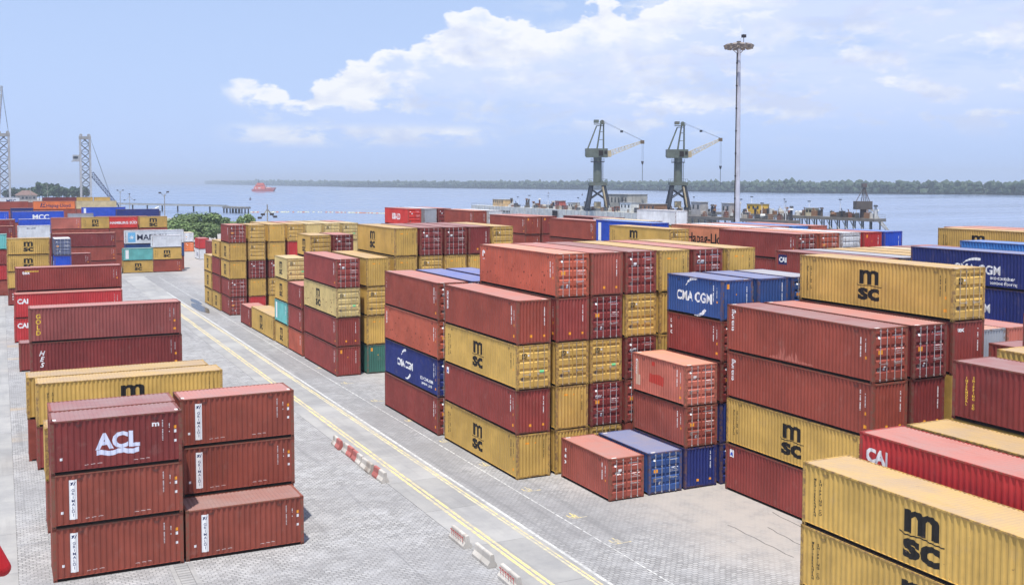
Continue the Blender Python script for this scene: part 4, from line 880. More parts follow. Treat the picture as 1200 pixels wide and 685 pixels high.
for k in range(20):
    y = -110+k*3.4
    if y < -34:
        for xx in (15.2, 19.2):
            mb = MB(); mb.tube((xx, y, 2.6), (xx, y, 10.3), .25, n=6); put('gallery_post', mb.mesh('gallery_post', 'weathered_paint'), dock, color=DKST)
        mb = MB(); mb.tube((15.2, y, 4), (15.2, y+4.6, 10.2), .16, n=5); put('gallery_brace', mb.mesh('gallery_brace', 'weathered_paint'), dock, color=STEEL)
    mb = MB(); mb.tube((-17.4, y, 2.6), (-17.4, y, 10.3), .22, n=6); put('gallery_post', mb.mesh('gallery_post', 'weathered_paint'), dock, color=DKST)
    mb = MB(); mb.tube((-17.4, y+.1, 4), (-17.4, y+3.2, 10.2), .16, n=5); put('gallery_brace', mb.mesh('gallery_brace', 'weathered_paint'), dock, color=STEEL)
for z_, sx_ in ((11.75, -17.5), (12.3, -17.5), (11.75, 19.2), (12.3, 19.2)):
    mb = MB(); mb.tube((sx_, -112, z_), (sx_, 110, z_), .05, n=4)
    if z_ > 12:
        for k in range(75): mb.tube((sx_, -112+k*3, 11.2), (sx_, -112+k*3, 12.3), .05, n=4)
    put('guard_rail', mb.mesh('guard_rail', 'weathered_paint'), dock, color=srgb(150, 150, 145))

def lattice(a, b_, w0, w1, nseg, r, up=(0, 0, 1), mi=0, tri=False):
    """lattice beam between two points"""
    a = Vector(a); b_ = Vector(b_); d = (b_-a).normalized(); s_ = d.cross(Vector(up)).normalized(); u = s_.cross(d)
    mb = MB(); prev = None
    for i in range(nseg+1):
        f = i/nseg; c_ = a.lerp(b_, f); h = (w0+(w1-w0)*f)/2
        ps = [c_+s_*h-u*h, c_-s_*h-u*h, c_-s_*h+u*h, c_+s_*h+u*h]
        if prev:
            for k in range(4):
                mb.tube(prev[k], ps[k], r, n=4, cap=False); mb.tube(prev[k], ps[(k+1) % 4], r*.6, n=4, cap=False) if i % 2 else mb.tube(prev[(k+1) % 4], ps[k], r*.6, n=4, cap=False)
        for k in range(4): mb.tube(ps[k], ps[(k+1) % 4], r*.6, n=4, cap=False)
        prev = ps
    return mb
def part(mb, name, root, c_=None, mat='weathered_paint', **kw):
    return put(name, mb.mesh(name, mat), root, color=c_, **kw)
GRN = srgb(98, 104, 94); DGR = srgb(52, 56, 64); TAN = srgb(190, 172, 138)
def portal_crane(x, y, z, rz, tip, hook, line, lab):
    r_ = put('portal_crane', None, None, (x, y, z), rz, label=lab, cat='crane', group='jib cranes on the floating dock')
    for sx in (-1, 1):
        for sy in (-1, 1):
            mb = MB(); mb.tube((sx*3.9, sy*3.2, .9), (sx*2.3, sy*2.0, 9.7), .75, .65, 6); mb.box(sx*3.9-1.0, sy*3.2-.45, 0, sx*3.9+1.0, sy*3.2+.45, 1.1); part(mb, 'portal_leg', r_, DGR)
    mb = MB()
    for sx in (-1, 1):
        mb.tube((sx*3.3, -2.8, 4.2), (sx*2.6, 2.2, 8.2), .32, n=5); mb.tube((sx*3.3, 2.8, 4.2), (sx*2.6, -2.2, 8.2), .22, n=5)
        mb.tube((-3.3, sx*2.8, 4.2), (2.6, sx*2.2, 8.2), .22, n=5); mb.tube((3.3, sx*2.8, 4.2), (-2.6, sx*2.2, 8.2), .22, n=5)
    part(mb, 'bracing', r_, DGR)
    mb = MB()
    for i in range(4): mb.tube((3.2-i*.4, -3.2, 1+i*2), (2.8-i*.4, -3.2, 3+i*2), .35, n=5)
    part(mb, 'access_stair', r_, TAN)
    mb = MB(); mb.box(-1.2, -1.2, 1.0, 1.2, 1.2, 3.4); part(mb, 'cable_reel', r_, TAN)
    mb = MB(); mb.box(-3.4, -3, 9.5, 3.4, 3, 10.7)
    for sx in (-1, 1):
        for sy in (-1, 1): mb.tube((sx*3.3, sy*2.9, 10.7), (sx*3.3, sy*2.9, 11.9), .07, n=4)
        mb.tube((sx*3.3, -2.9, 11.9), (sx*3.3, 2.9, 11.9), .06, n=4); mb.tube((-3.3, sx*2.9, 11.9), (3.3, sx*2.9, 11.9), .06, n=4)
    part(mb, 'portal_platform', r_, GRN)
    mb = MB(); mb.tube((0, 0, 10.7), (0, 0, 20.2), 1.65, 1.55, 16); part(mb, 'column', r_, GRN)
    mb = MB(); mb.tube((0, 0, 18.2), (0, 0, 18.5), 2.6, 2.6, 14)
    for k in range(10): mb.tube((2.5*cos(k*.628), 2.5*sin(k*.628), 18.5), (2.5*cos(k*.628), 2.5*sin(k*.628), 19.6), .06, n=4)
    part(mb, 'walkway', r_, DGR)
    mb = MB(); mb.tube((2.0, -.3, 10.7), (2.0, -.3, 18.2), .06, n=4); mb.tube((2.0, .3, 10.7), (2.0, .3, 18.2), .06, n=4)
    for k in range(15): mb.box(1.8, -.35, 11+k*.5, 2.2, .35, 11.06+k*.5)
    part(mb, 'ladder', r_, DGR)
    mb = MB(); mb.prism([(-4.6, 20.6), (-4.1, 20.0), (3.6, 20.0), (3.6, 23.3), (-4.6, 23.3)], 'y', -1.9, 1.9)
    for k in range(9): mb.box(-4.45+k*.9, -1.98, 20.3, -4.3+k*.9, -1.9, 23.2)
    house = part(mb, 'machine_house', r_, GRN)
    mb = MB(); mb.box(.2, -2.05, 20.6, 1.9, -1.985, 22.6); mb.box(2.3, -2.02, 21.2, 3.3, -1.985, 22.5); part(mb, 'house_window', house, mat='dark_steel_and_shade')
    mb = MB(); mb.box(3.61, -1.2, 20.2, 5.0, 1.2, 22.6); part(mb, 'operator_cab', r_, TAN)
    for nm, p0, p1, rr in (('mast_post', (2.2, -1, 23.3), (2.2, -.6, 33), .20), ('mast_post', (2.2, 1, 23.3), (2.2, .6, 33), .20), ('mast_post', (-.2, -1, 23.3), (1.3, -.6, 33), .20), ('mast_post', (-.2, 1, 23.3), (1.3, .6, 33), .20),
                           ('back_strut', (-3.7, -1.2, 23.3), (-.4, -.6, 31.8), .19), ('back_strut', (-3.7, 1.2, 23.3), (-.4, .6, 31.8), .19)):
        mb = MB(); mb.tube(p0, p1, rr, n=5); part(mb, nm, r_, GRN)
    mb = MB(); mb.tube((0.1, 0, 26.6), (2.2, 0, 26.6), .14, n=4); mb.tube((.8, 0, 29.6), (2.2, 0, 29.6), .14, n=4); mb.tube((-.4, -.6, 31.8), (2.2, -.6, 31.8), .14, n=4); mb.tube((-.4, .6, 31.8), (2.2, .6, 31.8), .14, n=4); part(mb, 'cross_brace', r_, GRN)
    mb = MB(); mb.box(-1.4, -1.3, 32.3, 2.5, 1.3, 32.5); mb.box(-1.4, -1.2, 32.9, .3, 1.2, 34.0); mb.tube((1.6, -.5, 33.2), (1.6, .5, 33.2), .8, n=10)
    for sx in (-1.4, 2.5): mb.tube((sx, -1.3, 33.5), (sx, 1.3, 33.5), .06, n=4); mb.tube((sx, -1.3, 32.4), (sx, -1.3, 33.5), .06, n=4)
    part(mb, 'sheave_platform', r_, GRN)
    tx, tz = tip
    part(lattice((3.6, 0, 21.2), (tx, 0, tz), 2.0, .7, 12, .15), 'jib', r_, srgb(205, 192, 165))
    mb = MB(); mb.box(tx-.8, -.5, tz-.8, tx+.6, .5, tz+.5); part(mb, 'jib_head', r_, srgb(110, 92, 70))
    mb = MB(); mb.tube((2.3, -.3, 33), (tx, -.2, tz+.3), .045, n=4); mb.tube((2.3, .3, 33.5), (tx, .2, tz+.5), .045, n=4); mx = (2.3+tx)/2-.6; mz = (33+tz)/2+.3
    mb.box(mx-.5, -.3, mz-.45, mx+.5, .3, mz+.35); part(mb, 'jib_stay', r_, DGR)
    mb = MB(); mb.tube((tx-.2, -.15, tz-.6), (tx-.2, -.15, hook), .045, n=4); mb.tube((tx+.3, .15, tz-.6), (tx+.3, .15, hook), .045, n=4); part(mb, 'hoist_rope', r_, DGR)
    mb = MB(); mb.prism([(tx-.5, hook), (tx+.5, hook), (tx+.25, hook-1.2), (tx-.2, hook-1.2)], 'y', -.3, .3); mb.tube((tx, 0, hook-1.2), (tx, 0, line), .10, n=5); part(mb, 'hook_block', r_, DGR)
portal_crane(202, 340.3, 8.25, -.42, (16.9, 25.9), 18.6, 11.2, 'green-grey portal jib crane with a straw-coloured jib, left of the two')
portal_crane(235.5, 336.1, 8.25, -.46, (16.3, 27.2), 17.0, 9.0, 'green-grey portal jib crane with a steeper jib, right of the two by the mast')
r_ = put('pedestal_crane', None, None, (235.5, 239.2, 8.2), -.4, label='small dark pedestal crane with lowered jib on the right end of the dock', cat='crane')
mb = MB(); mb.tube((0, 0, 0), (0, 0, 2.6), 1.0, .9, 10); part(mb, 'column', r_, srgb(84, 72, 66))
mb = MB(); mb.box(-2.6, -1.4, 2.6, 2.3, 1.4, 5.1); mb.box(-2.0, -1.45, 3.2, -1.2, -1.401, 4.4); part(mb, 'machine_house', r_, srgb(96, 88, 82))
mb = MB()
for p0, p1 in (((-.3, -.8, 5.1), (.1, 0, 10.4)), ((.9, -.8, 5.1), (.3, 0, 10.4)), ((-.3, .8, 5.1), (.1, 0, 10.4)), ((.9, .8, 5.1), (.3, 0, 10.4)), ((-2.2, 0, 5.1), (0, 0, 9.2)), ((1.9, 0, 5.1), (.4, 0, 9.0))): mb.tube(p0, p1, .13, n=4)
mb.box(-.5, -.5, 9.3, .9, .5, 10.5); part(mb, 'gantry_frame', r_, srgb(104, 96, 96))
part(lattice((1.6, 0, 3.0), (8.2, 0, -4.4), 1.2, .5, 8, .09), 'jib', r_, srgb(200, 190, 170))

# clutter on the dock walls
DG = 'small gear along the top of the floating dock'
def cabin(nm, x, y, lx, ly, h, c_, lab, rz=0, g_=DG, win=True):
    r_ = put(nm, None, None, (x, y, 8.2), rz, label=lab, cat='cabin', group=g_)
    mb = MB(); mb.box(-lx/2, -ly/2, 0, lx/2, ly/2, h); part(mb, 'wall', r_, c_)
    mb = MB(); mb.box(-lx/2-.15, -ly/2-.15, h+.001, lx/2+.15, ly/2+.15, h+.2); part(mb, 'roof', r_, srgb(150, 150, 148))
    if win:
        n = max(2, int(ly/2.2))
        for k in range(n):
            mb = MB(); yy = -ly/2+(k+.5)*ly/n; mb.box(-lx/2-.03, yy-.45, h*.5, -lx/2+.02, yy+.45, h*.82); part(mb, 'window', r_, mat='window_glass')
    return r_
cabin('deck_cabin', 204.5, 428, 5, 11, 2.9, srgb(205, 170, 120), 'tan double cabin at the far left end of the dock')
cabin('deck_house', 218, 345, 9, 15, 6.0, srgb(176, 172, 162), 'grey dock building with a dark row of upper windows between the cranes', g_=None)
cabin('deck_cabin', 204, 306, 5, 10, 3.2, srgb(150, 112, 84), 'rust-brown shed below the grey dock building')
cabin('deck_cabin', 203.5, 320, 4, 7, 3.4, srgb(214, 214, 208), 'white cabin between the left jib crane and the brown shed')
cabin('deck_cabin', 236, 289, 4, 7, 3.2, srgb(226, 180, 70), 'bright yellow cabin right of the tall light mast')
cabin('deck_cabin', 204, 263.5, 3, 4, 4.2, srgb(172, 166, 160), 'grey box cabin just left of the tall light mast')
cabin('deck_cabin', 204, 279, 3, 5, 4.3, srgb(165, 160, 156), 'grey block cabin right of the right jib crane')
cabin('deck_cabin', 203.5, 372, 3, 3.2, 3.2, srgb(178, 96, 88), 'red-brown cabin on the left part of the dock')
cabin('deck_cabin', 203.5, 361, 3, 4, 2.6, srgb(206, 200, 188), 'cream cabin left of the left jib crane')
cabin('deck_cabin', 236, 262, 3, 3.0, 2.4, srgb(196, 184, 150), 'pale straw hut right of the yellow cabin')
rr = random.Random(21); GC = [srgb(90, 84, 78), srgb(126, 94, 70), srgb(170, 160, 146), srgb(66, 68, 74), srgb(120, 76, 62), srgb(196, 194, 188), srgb(72, 66, 62)]
GROUPS = {'winch': 'low rusty winch on the dock wall', 'vent_pipe': 'upright vent pipe on the dock wall', 'lamp_post': 'thin white lamp post on the dock wall', 'gear_heap': 'heap of ship repair gear on the dock wall'}
def gear(kind, x, y):
    r_ = put(kind, None, None, (x, y, 8.2), rr.uniform(0, 3), label=GROUPS[kind]+', one of many alike', cat=kind.replace('_', ' '), group=GROUPS[kind])
    if kind == 'winch':
        mb = MB(); mb.box(-.9, -.7, 0, .9, .7, .5); part(mb, 'bed', r_, rr.choice(GC)); mb = MB(); mb.tube((-.7, 0, .9), (.7, 0, .9), .6, n=8); part(mb, 'drum', r_, rr.choice(GC))
    elif kind == 'vent_pipe':
        h = rr.uniform(1.8, 3.6); mb = MB(); mb.tube((0, 0, 0), (0, 0, h), .4, .35, 8); part(mb, 'stack_pipe', r_, rr.choice(GC)); mb = MB(); mb.tube((0, 0, h), (0, 0, h+.5), .7, .5, 8); part(mb, 'cowl', r_, rr.choice(GC))
    elif kind == 'lamp_post':
        h = rr.uniform(4, 6); mb = MB(); mb.tube((0, 0, 0), (0, 0, h), .12, .08, 5); part(mb, 'post', r_, srgb(225, 225, 225)); mb = MB(); mb.box(-.5, -.2, h, .5, .2, h+.3); part(mb, 'lamp_head', r_, DGR)
    else:
        for k in range(rr.randint(2, 3)):
            a, b_, h = rr.uniform(-1, 1), rr.uniform(-1, 1), rr.uniform(.7, 2.0)
            mb = MB(); mb.box(a-.6, b_-.8, 0, a+.6+k*.013, b_+.8+k*.017, h)
            if k == 0: mb.tube((a, b_, h), (a+.3, b_+.2, h+.9), .15, n=5)
            part(mb, 'crate', r_, rr.choice(GC))
for y in [416, 409, 401, 395, 389, 384, 378, 367, 354, 350, 333, 328, 298, 294, 284, 274, 269, 258, 253, 249, 244, 238.5, 234, 415, 392, 327, 288]:
    gear(rr.choice(('winch', 'vent_pipe', 'gear_heap', 'gear_heap', 'gear_heap')), 201.6+rr.uniform(.8, 2.0), y+rr.uniform(-1, 1))
for k in range(34): gear(rr.choice(('winch', 'vent_pipe', 'gear_heap', 'gear_heap')), 201.6+rr.uniform(.4, 2.2), 233+k*5.3+rr.uniform(-2, 2))
for k in range(24): gear(rr.choice(('winch', 'vent_pipe', 'gear_heap', 'gear_heap')), 234.6+rr.uniform(-.5, 1.6), 233+k*4.3+rr.uniform(-2, 2))
for y in (410, 399, 382, 357, 324, 281, 257, 247, 236.5): gear('lamp_post', 203.2, y)
for y in [300, 296, 283, 278, 273, 268, 257, 252, 248, 245, 234]: gear(rr.choice(('winch', 'vent_pipe', 'gear_heap', 'gear_heap')), 235+rr.uniform(-.5, 1.2), y)
for y in (293, 276, 264, 250, 243): gear('lamp_post', 236.5, y)

# ------------------------------------------------------------ ship, buoys, boom, jetty
r_ = put('ship', None, None, (529, 2345, -3), -.55, label='orange-red work ship lying at anchor on the water', cat='ship'); r_.scale = (1.12, 1.12, 1.3)
OR = srgb(224, 100, 66); SR = srgb(226, 130, 106)
hull = [(-20, 0), (21, 0), (25.5, 6.8), (8, 5.6), (8, 4.2), (-22.5, 4.2), (-22, 1)]
mb = MB(); n = 5
def hp(t): return 5.2*(1-abs(t))
mb.prism(hull, 'y', -4.8, 4.8); part(mb, 'hull', r_, srgb(176, 84, 76))
mb = MB(); mb.box(-18, -4.4, 4.22, 5, 4.4, 8.2); mb.box(-15, -4.0, 8.2, 3, 4.0, 11.6); mb.box(-12, -3.6, 11.6, 1, 3.6, 14.6); s_ = part(mb, 'superstructure', r_, OR)
for k in range(5):
    mb = MB(); mb.box(-13+k*3, -4.05, 9.4, -11.4+k*3, -3.99, 10.6); part(mb, 'window', s_, mat='window_glass')
mb = MB(); mb.box(-15.5, -4.5, 4.9, -13, -4.42, 6.6); mb.box(-9, -4.5, 5, -4, -4.42, 6.9); part(mb, 'lifeboat', r_, srgb(240, 225, 215))
mb = MB(); mb.box(6, -3.8, 5.65, 16, 3.8, 7.4); part(mb, 'foredeck_house', r_, srgb(235, 190, 170))
mb = MB(); mb.tube((-9, 0, 14.6), (-9, 0, 21.5), .7, .35, 6); mb.box(-10.8, -2.4, 15.8, -7.2, 2.4, 16.4); part(mb, 'mast', r_, srgb(60, 60, 70))
mb = MB(); mb.tube((7, 0, 7), (7, 0, 14), .45, .25, 6); mb.tube((13, 0, 7), (13, 0, 13), .2, .12, 5); part(mb, 'foremast', r_, srgb(70, 70, 80))
for x, y, lab in ((275, 1290, 'small dark buoy on the open water left of the ship'), (905, 1700, 'small dark buoy on the water right of the ship, left one'), (850, 1480, 'small dark buoy on the water right of the ship, right one')):
    b_ = put('buoy', None, None, (x, y, -3), label=lab, cat='buoy', group='channel buoys'); mb = MB(); mb.tube((0, 0, -.4), (0, 0, 1.2), 1.5, 1.2, 10); part(mb, 'float', b_, srgb(90, 60, 60)); mb = MB(); mb.tube((0, 0, 1.2), (0, 0, 3.6), .6, .25, 6); part(mb, 'topmark', b_, srgb(80, 70, 60))
fb = put('floating_boom', None, None, (200, 730, -3), label='line of pale and orange floats strung across the water', cat='floating boom')
mb = MB(); mb.tube((-.45, -.8, 0), (.45, .8, 0), .55, n=7); fm = mb.mesh('float', 'weathered_paint')
fp = [(162, 757), (186, 750), (212, 733), (228, 712), (240, 686)]
for i in range(66):
    f = i/66*4; k = int(f); q = f-k; x = fp[k][0]+(fp[k+1][0]-fp[k][0])*q; y = fp[k][1]+(fp[k+1][1]-fp[k][1])*q
    if rr.random() < .28 and i < 45: continue
    put('float', fm, fb, (x-200, y-730, .15), rr.uniform(-.4, .4), color=srgb(230, 225, 190) if rr.random() < .6 else srgb(222, 140, 90))
jt = put('jetty', None, None, (130, 800, -3), label='long low concrete jetty on piles reaching into the water', cat='jetty')
A = Vector((40, 960, 0)); B = Vector((146, 764, 0)); Cc = Vector((154, 738, 0))
def jpiece(nm, a, b_, wd, z0, z1, c_):
    d = (b_-a).normalized(); s_ = Vector((-d.y, d.x, 0))*wd/2; o_ = Vector((130, 800, 0)); mb = MB()
    mb.prism([tuple((q-o_)[:2]) for q in (a-s_, b_-s_, b_+s_, a+s_)], 'z', z0, z1); part(mb, nm, jt, c_)
jpiece('deck', A, B, 5, 4.2, 5.0, srgb(170, 168, 160)); jpiece('deck', B+Vector((.4, -1, 0)), Cc, 8, 3.2, 4.6, srgb(130, 126, 118))
jpiece('rail', A, B, .2, 5.02, 5.5, srgb(120, 122, 124))
for k in range(13):
    q = A.lerp(B, k/12); mb = MB(); mb.tube((q.x-130, q.y-800, -2), (q.x-130, q.y-800, 4.2), .55, n=8); part(mb, 'pile', jt, srgb(80, 74, 68))
for k in range(6):
    q = B.lerp(Cc, (k+.5)/6)
    for sx in (-3, 3): mb = MB(); mb.tube((q.x-130+sx, q.y-800, -2), (q.x-130+sx, q.y-800, 3.2), .5, n=8); part(mb, 'pile', jt, srgb(74, 68, 62))

# ------------------------------------------------------------ harbour cranes on the left quay
LG = srgb(170, 171, 175)
def harbour_crane(x, y, lab, w_, z0, z1, boom, cabz, tall=False):
    r_ = put('harbour_crane', None, None, (x, y, 0), -.03, label=lab, cat='crane', group='mobile harbour cranes on the far quay')
    mb = MB(); mb.box(-4, -4, 0, 4, 4, 3.2); mb.box(-w_/2-.3, -3, 3.2, w_/2+.3, 3, z0+3.6); part(mb, 'chassis', r_, srgb(214, 218, 228))
    for sx in (-1, 1):
        mb = MB(); a, b_ = sorted((sx*w_/2, sx*(w_/2-1.05))); mb.box(a, -2.2, z0+3.6, b_, -1.4, z1); mb.box(a, 1.4, z0+3.6, b_, 2.2, z1); part(mb, 'tower_leg', r_, LG)
    mb = MB(); n = 8; st = (z1-z0-4)/n
    for k in range(n):
        z_ = z0+3.6+k*st
        for yy in (-1.8, 1.8):
            mb.tube((-w_/2+.5, yy, z_), (w_/2-.5, yy, z_+st), .26, n=4); mb.tube((w_/2-.5, yy, z_), (-w_/2+.5, yy, z_+st), .26, n=4); mb.tube((-w_/2+.5, yy, z_), (w_/2-.5, yy, z_), .16, n=4)
        for xx in (-w_/2+.4, w_/2-.4): mb.tube((xx, -1.8, z_), (xx, 1.8, z_+st), .14, n=4)
    part(mb, 'tower_lattice', r_, srgb(84, 86, 92))
    mb = MB(); mb.box(-w_/2-.1, -2.3, z1-2.2, w_/2+.1, 2.3, z1-.6); mb.tube((-w_/2+1, -1, z1), (-w_/2+1, 1, z1), .9, n=8); mb.tube((w_/2-1, -1, z1), (w_/2-1, 1, z1), .9, n=8); part(mb, 'tower_head', r_, srgb(150, 148, 146))
    if cabz:
        mb = MB(); mb.box(-w_/2-3.6, -1.6, cabz, -w_/2-.1, 1.6, cabz+3.4); mb.box(-w_/2-4.4, -1.6, cabz-.4, -w_/2-.1, 1.6, cabz-.001); cb = part(mb, 'cab', r_, LG)
        mb = MB(); mb.box(-w_/2-3.3, -1.65, cabz+1.2, -w_/2-.8, -1.601, cabz+2.6); part(mb, 'cab_window', cb, mat='window_glass')
    (bx0, bz0), (bx1, bz1) = boom
    part(lattice((bx0, 0, bz0), (bx1, -.5, bz1), 2.4 if not tall else 1.8, 1.3, 12 if not tall else 14, .27), 'boom', r_, srgb(66, 78, 112) if not tall else srgb(170, 172, 178))
    mb = MB(); e0 = (w_/2-.5, 0, z1-.5); e1 = (bx0+(bx1-bx0)*(.75 if not tall else 1), 0, bz0+(bz1-bz0)*(.75 if not tall else 1)); mb.tube(e0, e1, .09, n=4); mb.tube((e0[0], .8, e0[2]), (e1[0]+.5, .8, e1[2]), .09, n=4); part(mb, 'luffing_rope', r_, DGR)
harbour_crane(44.9, 650, 'grey lattice harbour crane tower with its blue boom lowered to the right', 6.2, 5.0, 45.6, ((3.1, 24), (16.5, 5.6)), 31.0)
harbour_crane(2.9, 650, 'grey lattice harbour crane at the left edge with its boom raised', 6.2, 5.0, 46.5, ((-3.2, 46), (-.6, 72)), 0, True)

# harbour machine, lamp posts and house on the far quay
r_ = put('harbour_machine', None, None, (52.5, 420, 0), 0, label='blue-grey harbour machine with cab on a tall frame near the bushes', cat='machine')
for sx in (-2.4, 2.4):
    for sy in (-1.6, 1.6): mb = MB(); mb.box(sx-.25, sy-.25, 0, sx+.25, sy+.25, 7.4); part(mb, 'frame_leg', r_, srgb(74, 80, 110))
mb = MB(); mb.box(-2.8, -1.9, 7.41, 2.7, 1.9, 8.1); part(mb, 'top_frame', r_, srgb(60, 64, 84))
mb = MB(); mb.box(-2.9, -1.8, 4.6, -.4, 1.8, 7.39); cb = part(mb, 'cab', r_, srgb(120, 150, 200)); mb = MB(); mb.box(-2.6, -1.86, 5.7, -.7, -1.79, 7.0); part(mb, 'cab_window', cb, mat='window_glass')
mb = MB(); mb.box(.2, -1.5, 4.2, 2.1, 1.5, 6.3); part(mb, 'engine', r_, srgb(150, 120, 110)); mb = MB(); mb.box(-.2, -.4, 8.11, 2.2, .4, 9.0); mb.tube((1, 0, 9), (2.4, 0, 9.6), .3, n=6); part(mb, 'radar', r_, srgb(225, 225, 225))
def pole(nm, x, y, h, arms, lab, c_=srgb(150, 146, 140)):
    r_ = put(nm, None, None, (x, y, 0), .1, label=lab, cat='lamp post', group='lamp posts on the far quay')
    mb = MB(); mb.tube((0, 0, 0), (0, 0, h), .22, .14, 8); part(mb, 'post', r_, c_)
    for a in arms:
        mb = MB(); mb.tube((0, 0, h-1.0), (a[0]*.8, 0, h+a[1]), .09, n=5); lh = part(mb, 'arm', r_, c_)
        mb = MB(); mb.box(a[0]-.42, -.3, h+a[1]-.2, a[0]+.42, .3, h+a[1]+.3); part(mb, 'lamp_head', lh, srgb(70, 66, 66))
pole('lamp_post', 58.5, 600, 14.2, ((-1.4, .3), (1.4, .3)), 'twin-headed lamp post right of the lowered crane boom')
pole('lamp_post', 63.2, 600, 12.2, ((-2.6, -3), (2.6, -3), (-.0, .3)), 'lamp post with crossarm and box, second right of the boom')
pole('lamp_post', 54.2, 400, 14.6, ((-1.6, .5), (1.2, .8)), 'slim lamp post in front of the jetty by the bushes')
pole('lamp_post', 57.3, 250, 13.8, ((-1.9, -3.2), (1.9, -3.0), (-1.1, -2.4), (1.1, -2.4)), 'mast with drooping lamp arms rising behind the far yellow roofs')
pole('lamp_post', 34, 900, 16.5, ((-1.2, .2), (1.2, .2)), 'lamp post in front of the left trees, nearer the cranes')
pole('lamp_post', 22.0, 900, 14.5, ((1.0, .2),), 'lamp post in front of the left trees by the house')
r_ = put('quay_house', None, None, (21, 1000, 0), .05, label='low house with a brown hipped roof among the left trees', cat='house')
mb = MB(); mb.box(-8, -6, 0, 8, 6, 7.5); part(mb, 'wall', r_, srgb(170, 160, 150))
mb = MB(); mb.v = [(-9, -7, 7.51), (9, -7, 7.51), (9, 7, 7.51), (-9, 7, 7.51), (-3, 0, 11.6), (3, 0, 11.6)]; mb.f = [(0, 1, 5, 4), (1, 2, 5), (2, 3, 4, 5), (3, 0, 4), (3, 2, 1, 0)]; mb.m = [0]*5; part(mb, 'roof', r_, srgb(116, 92, 82))
for k in range(5): mb = MB(); mb.box(-7+k*3, -6.05, 4.4, -5.4+k*3, -5.99, 6.2); part(mb, 'window', r_, mat='window_glass')

# ------------------------------------------------------------ greenery
def crown(nm, n, rx, ry, rz_, size, seed, mat='foliage', clumps=14):
    r = random.Random(seed); mb = MB(); cs = []
    for k in range(clumps):
        th = r.uniform(0, 2*pi); ph = r.uniform(-.35, 1); rad = r.uniform(.45, .85)
        cs.append((rx*rad*cos(th)*sqrt(max(0, 1-ph*ph*.8)), ry*rad*sin(th)*sqrt(max(0, 1-ph*ph*.8)), rz_*ph*.78, r.uniform(.22, .42)))
    for i in range(n):
        c_ = cs[i % clumps]; d = Vector((r.gauss(0, 1), r.gauss(0, 1), r.gauss(0, 1))).normalized()*(r.random()**.4)
        p = Vector((c_[0]+d.x*rx*c_[3], c_[1]+d.y*ry*c_[3], c_[2]+d.z*rz_*c_[3])); nrm = (d+Vector((r.uniform(-.6, .6), r.uniform(-.6, .6), r.uniform(0, .8)))).normalized()
        u = nrm.orthogonal().normalized(); w_ = nrm.cross(u); a = r.uniform(0, 6.28); u, w_ = u*cos(a)+w_*sin(a), w_*cos(a)-u*sin(a); s_ = size*r.uniform(.6, 1.3)
        mb.quad(p-u*s_, p-w_*s_*.55, p+u*s_, p+w_*s_*.55)
    return mb.mesh(nm, mat, False)
bushm = [crown('crown', 4200, 6.2, 5, 4.4, .42, 30+k, clumps=22) for k in range(3)]
mb = MB(); mb.tube((0, 0, 0), (.3, .1, 3.2), .35, .22, 7); mb.tube((.3, .1, 3.0), (-1.4, .5, 6), .2, .08, 6); mb.tube((.3, .1, 3.0), (1.7, -.3, 6.2), .2, .08, 6); mb.tube((.3, .1, 3.0), (.2, -1.4, 6.6), .18, .07, 6); trunkm = mb.mesh('trunk', 'bark')
for i, (x, y, s_, lab) in enumerate(((47.5, 330, .95, 'broad green bush, first from the left beside the lamp post'), (52, 338, 1.08, 'broad green bush, second from the left by the jetty'), (57.5, 336, 1.12, 'tallest broad green bush in the middle of the clump'),
        (62.5, 344, 1.0, 'broad green bush, second from the right by the jetty end'), (66.5, 338, .78, 'broad green bush at the right end, behind the far stack'), (55, 322, .82, 'low green bush in front of the clump, right one'), (49.5, 318, .62, 'low green bush in front of the clump, left one'))):
    r_ = put('green_bush', None, None, (x, y, 0), i*1.3, label=lab, cat='bush', group='green bushes at the water edge'); r_.scale = (s_, s_, s_*.88)
    put('crown', bushm[i % 3], r_, (0, 0, 5.2)); put('trunk', trunkm, r_)
r_ = put('small_tree', None, None, (62.8, 300, 0), 0, label='small treetop showing above the far yellow roofs', cat='tree'); r_.scale = (.62, .62, 1.0); put('crown', bushm[1], r_, (0, 0, 5.6)); put('trunk', trunkm, r_)
treem = [crown('crown', 900, 6, 6, 5, 1.0, 60+k, 'far_foliage', clumps=12) for k in range(4)]
names = ['rounded dark tree', 'spreading green tree', 'leaning green tree', 'bushy tree']
for i in range(26):
    f = i/25; x = 7+f*72+rr.uniform(-2, 2); y = 1130+rr.uniform(-40, 60); s_ = rr.uniform(.9, 1.3)*(1.15 if .4 < f < .62 else .95)
    r_ = put('shore_tree', None, None, (x, y, 0), rr.uniform(0, 6), label='tree in the low row on the far left shore behind the cranes', cat='tree', group='trees on the far left shore'); r_.scale = (s_, s_, s_*rr.uniform(.95, 1.2))
    put('crown', treem[i % 4], r_, (0, 0, 6.2)); put('trunk', trunkm, r_)
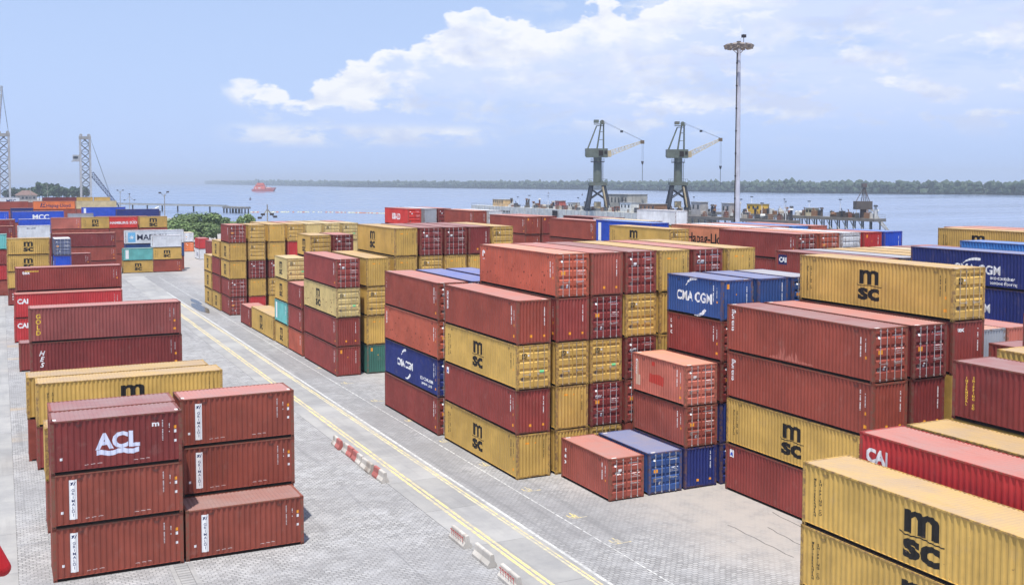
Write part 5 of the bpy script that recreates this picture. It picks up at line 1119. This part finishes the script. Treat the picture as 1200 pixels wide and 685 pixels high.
# far wooded shore: one mass
import numpy as np
def far_wood(pts, hgt, n, seed, nm):
    r = random.Random(seed); ico = bmesh.new(); bmesh.ops.create_icosphere(ico, subdivisions=1, radius=1); iv = np.array([v_.co[:] for v_ in ico.verts]); fi = np.array([[v_.index for v_ in f.verts] for f in ico.faces]); ico.free()
    V = []; F = []; off = 0
    seg = [(Vector(a), Vector(b_)) for a, b_ in zip(pts, pts[1:])]; tot = sum((b_-a).length for a, b_ in seg)
    for i in range(n):
        t_ = r.uniform(0, tot)
        for a, b_ in seg:
            l = (b_-a).length
            if t_ <= l: break
            t_ -= l
        q = a.lerp(b_, min(1, t_/l)); d = (b_-a).normalized(); dep = r.random()**1.3*90
        nv = Vector((d.y, -d.x)); nv = nv if nv.dot(Vector((q.x, q.y))) > 0 else -nv
        q = q+nv*(dep+4); dist = q.length; s_ = r.uniform(4.5, 9); h = hgt*r.uniform(.55, 1.02)*(1.18 if r.random() < .06 else 1)
        for k in range(2):
            vv = iv*np.array([s_*r.uniform(.7, 1.15), s_*r.uniform(.7, 1.15), h*.30])*(1+np.random.RandomState(i*2+k).uniform(-.28, .28, (len(iv), 1)))
            vv = vv+np.array([q.x+r.uniform(-3, 3), q.y+r.uniform(-3, 3), -3+h*(.72-.42*k)]); V.append(vv); F.append(fi+off); off += len(iv)
    V = np.concatenate(V); F = np.concatenate(F); me = bpy.data.meshes.new(nm); me.from_pydata(V.tolist(), [], F.tolist()); me.materials.append(MAT['far_foliage'])
    put(nm, me, kind='stuff', label='far wooded shore seen as one dark green band across the water', cat='woodland')
near_sh = [(1330, 4900), (1290, 4124), (1373, 3197), (1426, 2403), (1360, 1720), (1357, 1632), (1484, 1157), (1620, 700)]
far_wood(near_sh, 24, 3400, 4, 'far_wood')
far_wood([(1591, 9300), (1420, 7200), (1300, 5532), (1330, 4900)], 31, 900, 5, 'far_wood')
mb = MB()
for a, b_ in list(zip(near_sh, near_sh[1:]))+[((1591, 9300), (1420, 7200)), ((1420, 7200), (1300, 5532)), ((1300, 5532), (1330, 4900))]:
    mb.prism([a, b_, (b_[0]+500, b_[1]+60), (a[0]+500, a[1]+60)], 'z', -6, -2.2)
put('far_shore', mb.mesh('far_shore', 'mud_bank'), kind='structure')

# ------------------------------------------------------------ red arm reaching in beside the viewpoint
r_ = put('red_davit_arm', None, None, (-.05, 9.6, 16.03), 0, label='rounded red steel arm end poking in at the bottom left corner', cat='steel arm')
mb = MB(); P0 = Vector((0, 0, 0)); P1 = Vector((-.55, .1, 1.15)); mb.tube(P0, P1, .07, .085, 16)
for k in range(4):
    a, b_ = k*pi/8, (k+1)*pi/8; d = (P0-P1).normalized(); mb.tube(P0+d*.07*sin(a), P0+d*.07*sin(b_), .07*cos(a), max(.004, .07*cos(b_)), 16, cap=False)
part(mb, 'arm', r_, srgb(176, 30, 36)); mb = MB(); mb.tube(P1, P1+Vector((-1.6, -2.5, .2)), .12, .12, 12); part(mb, 'bracket', r_, srgb(150, 30, 36))

# ------------------------------------------------------------ sea air
m = bpy.data.materials.new('sea_haze'); t = NT(nodes_of(m)); MAT['sea_haze'] = m
pv = t.n('ShaderNodeVolumePrincipled'); pv.inputs['Color'].default_value = (.80, .88, 1, 1); pv.inputs['Density'].default_value = HAZE; pv.inputs['Anisotropy'].default_value = .2
o_ = t.n('ShaderNodeOutputMaterial'); t.link(pv.outputs[0], o_.inputs['Volume'])
mb = MB(); mb.box(-5000, -800, -7.0, 5000, 14000, 85); put('haze', mb.mesh('haze', 'sea_haze'), kind='stuff', label='thin bluish sea air over the whole harbour', cat='haze')
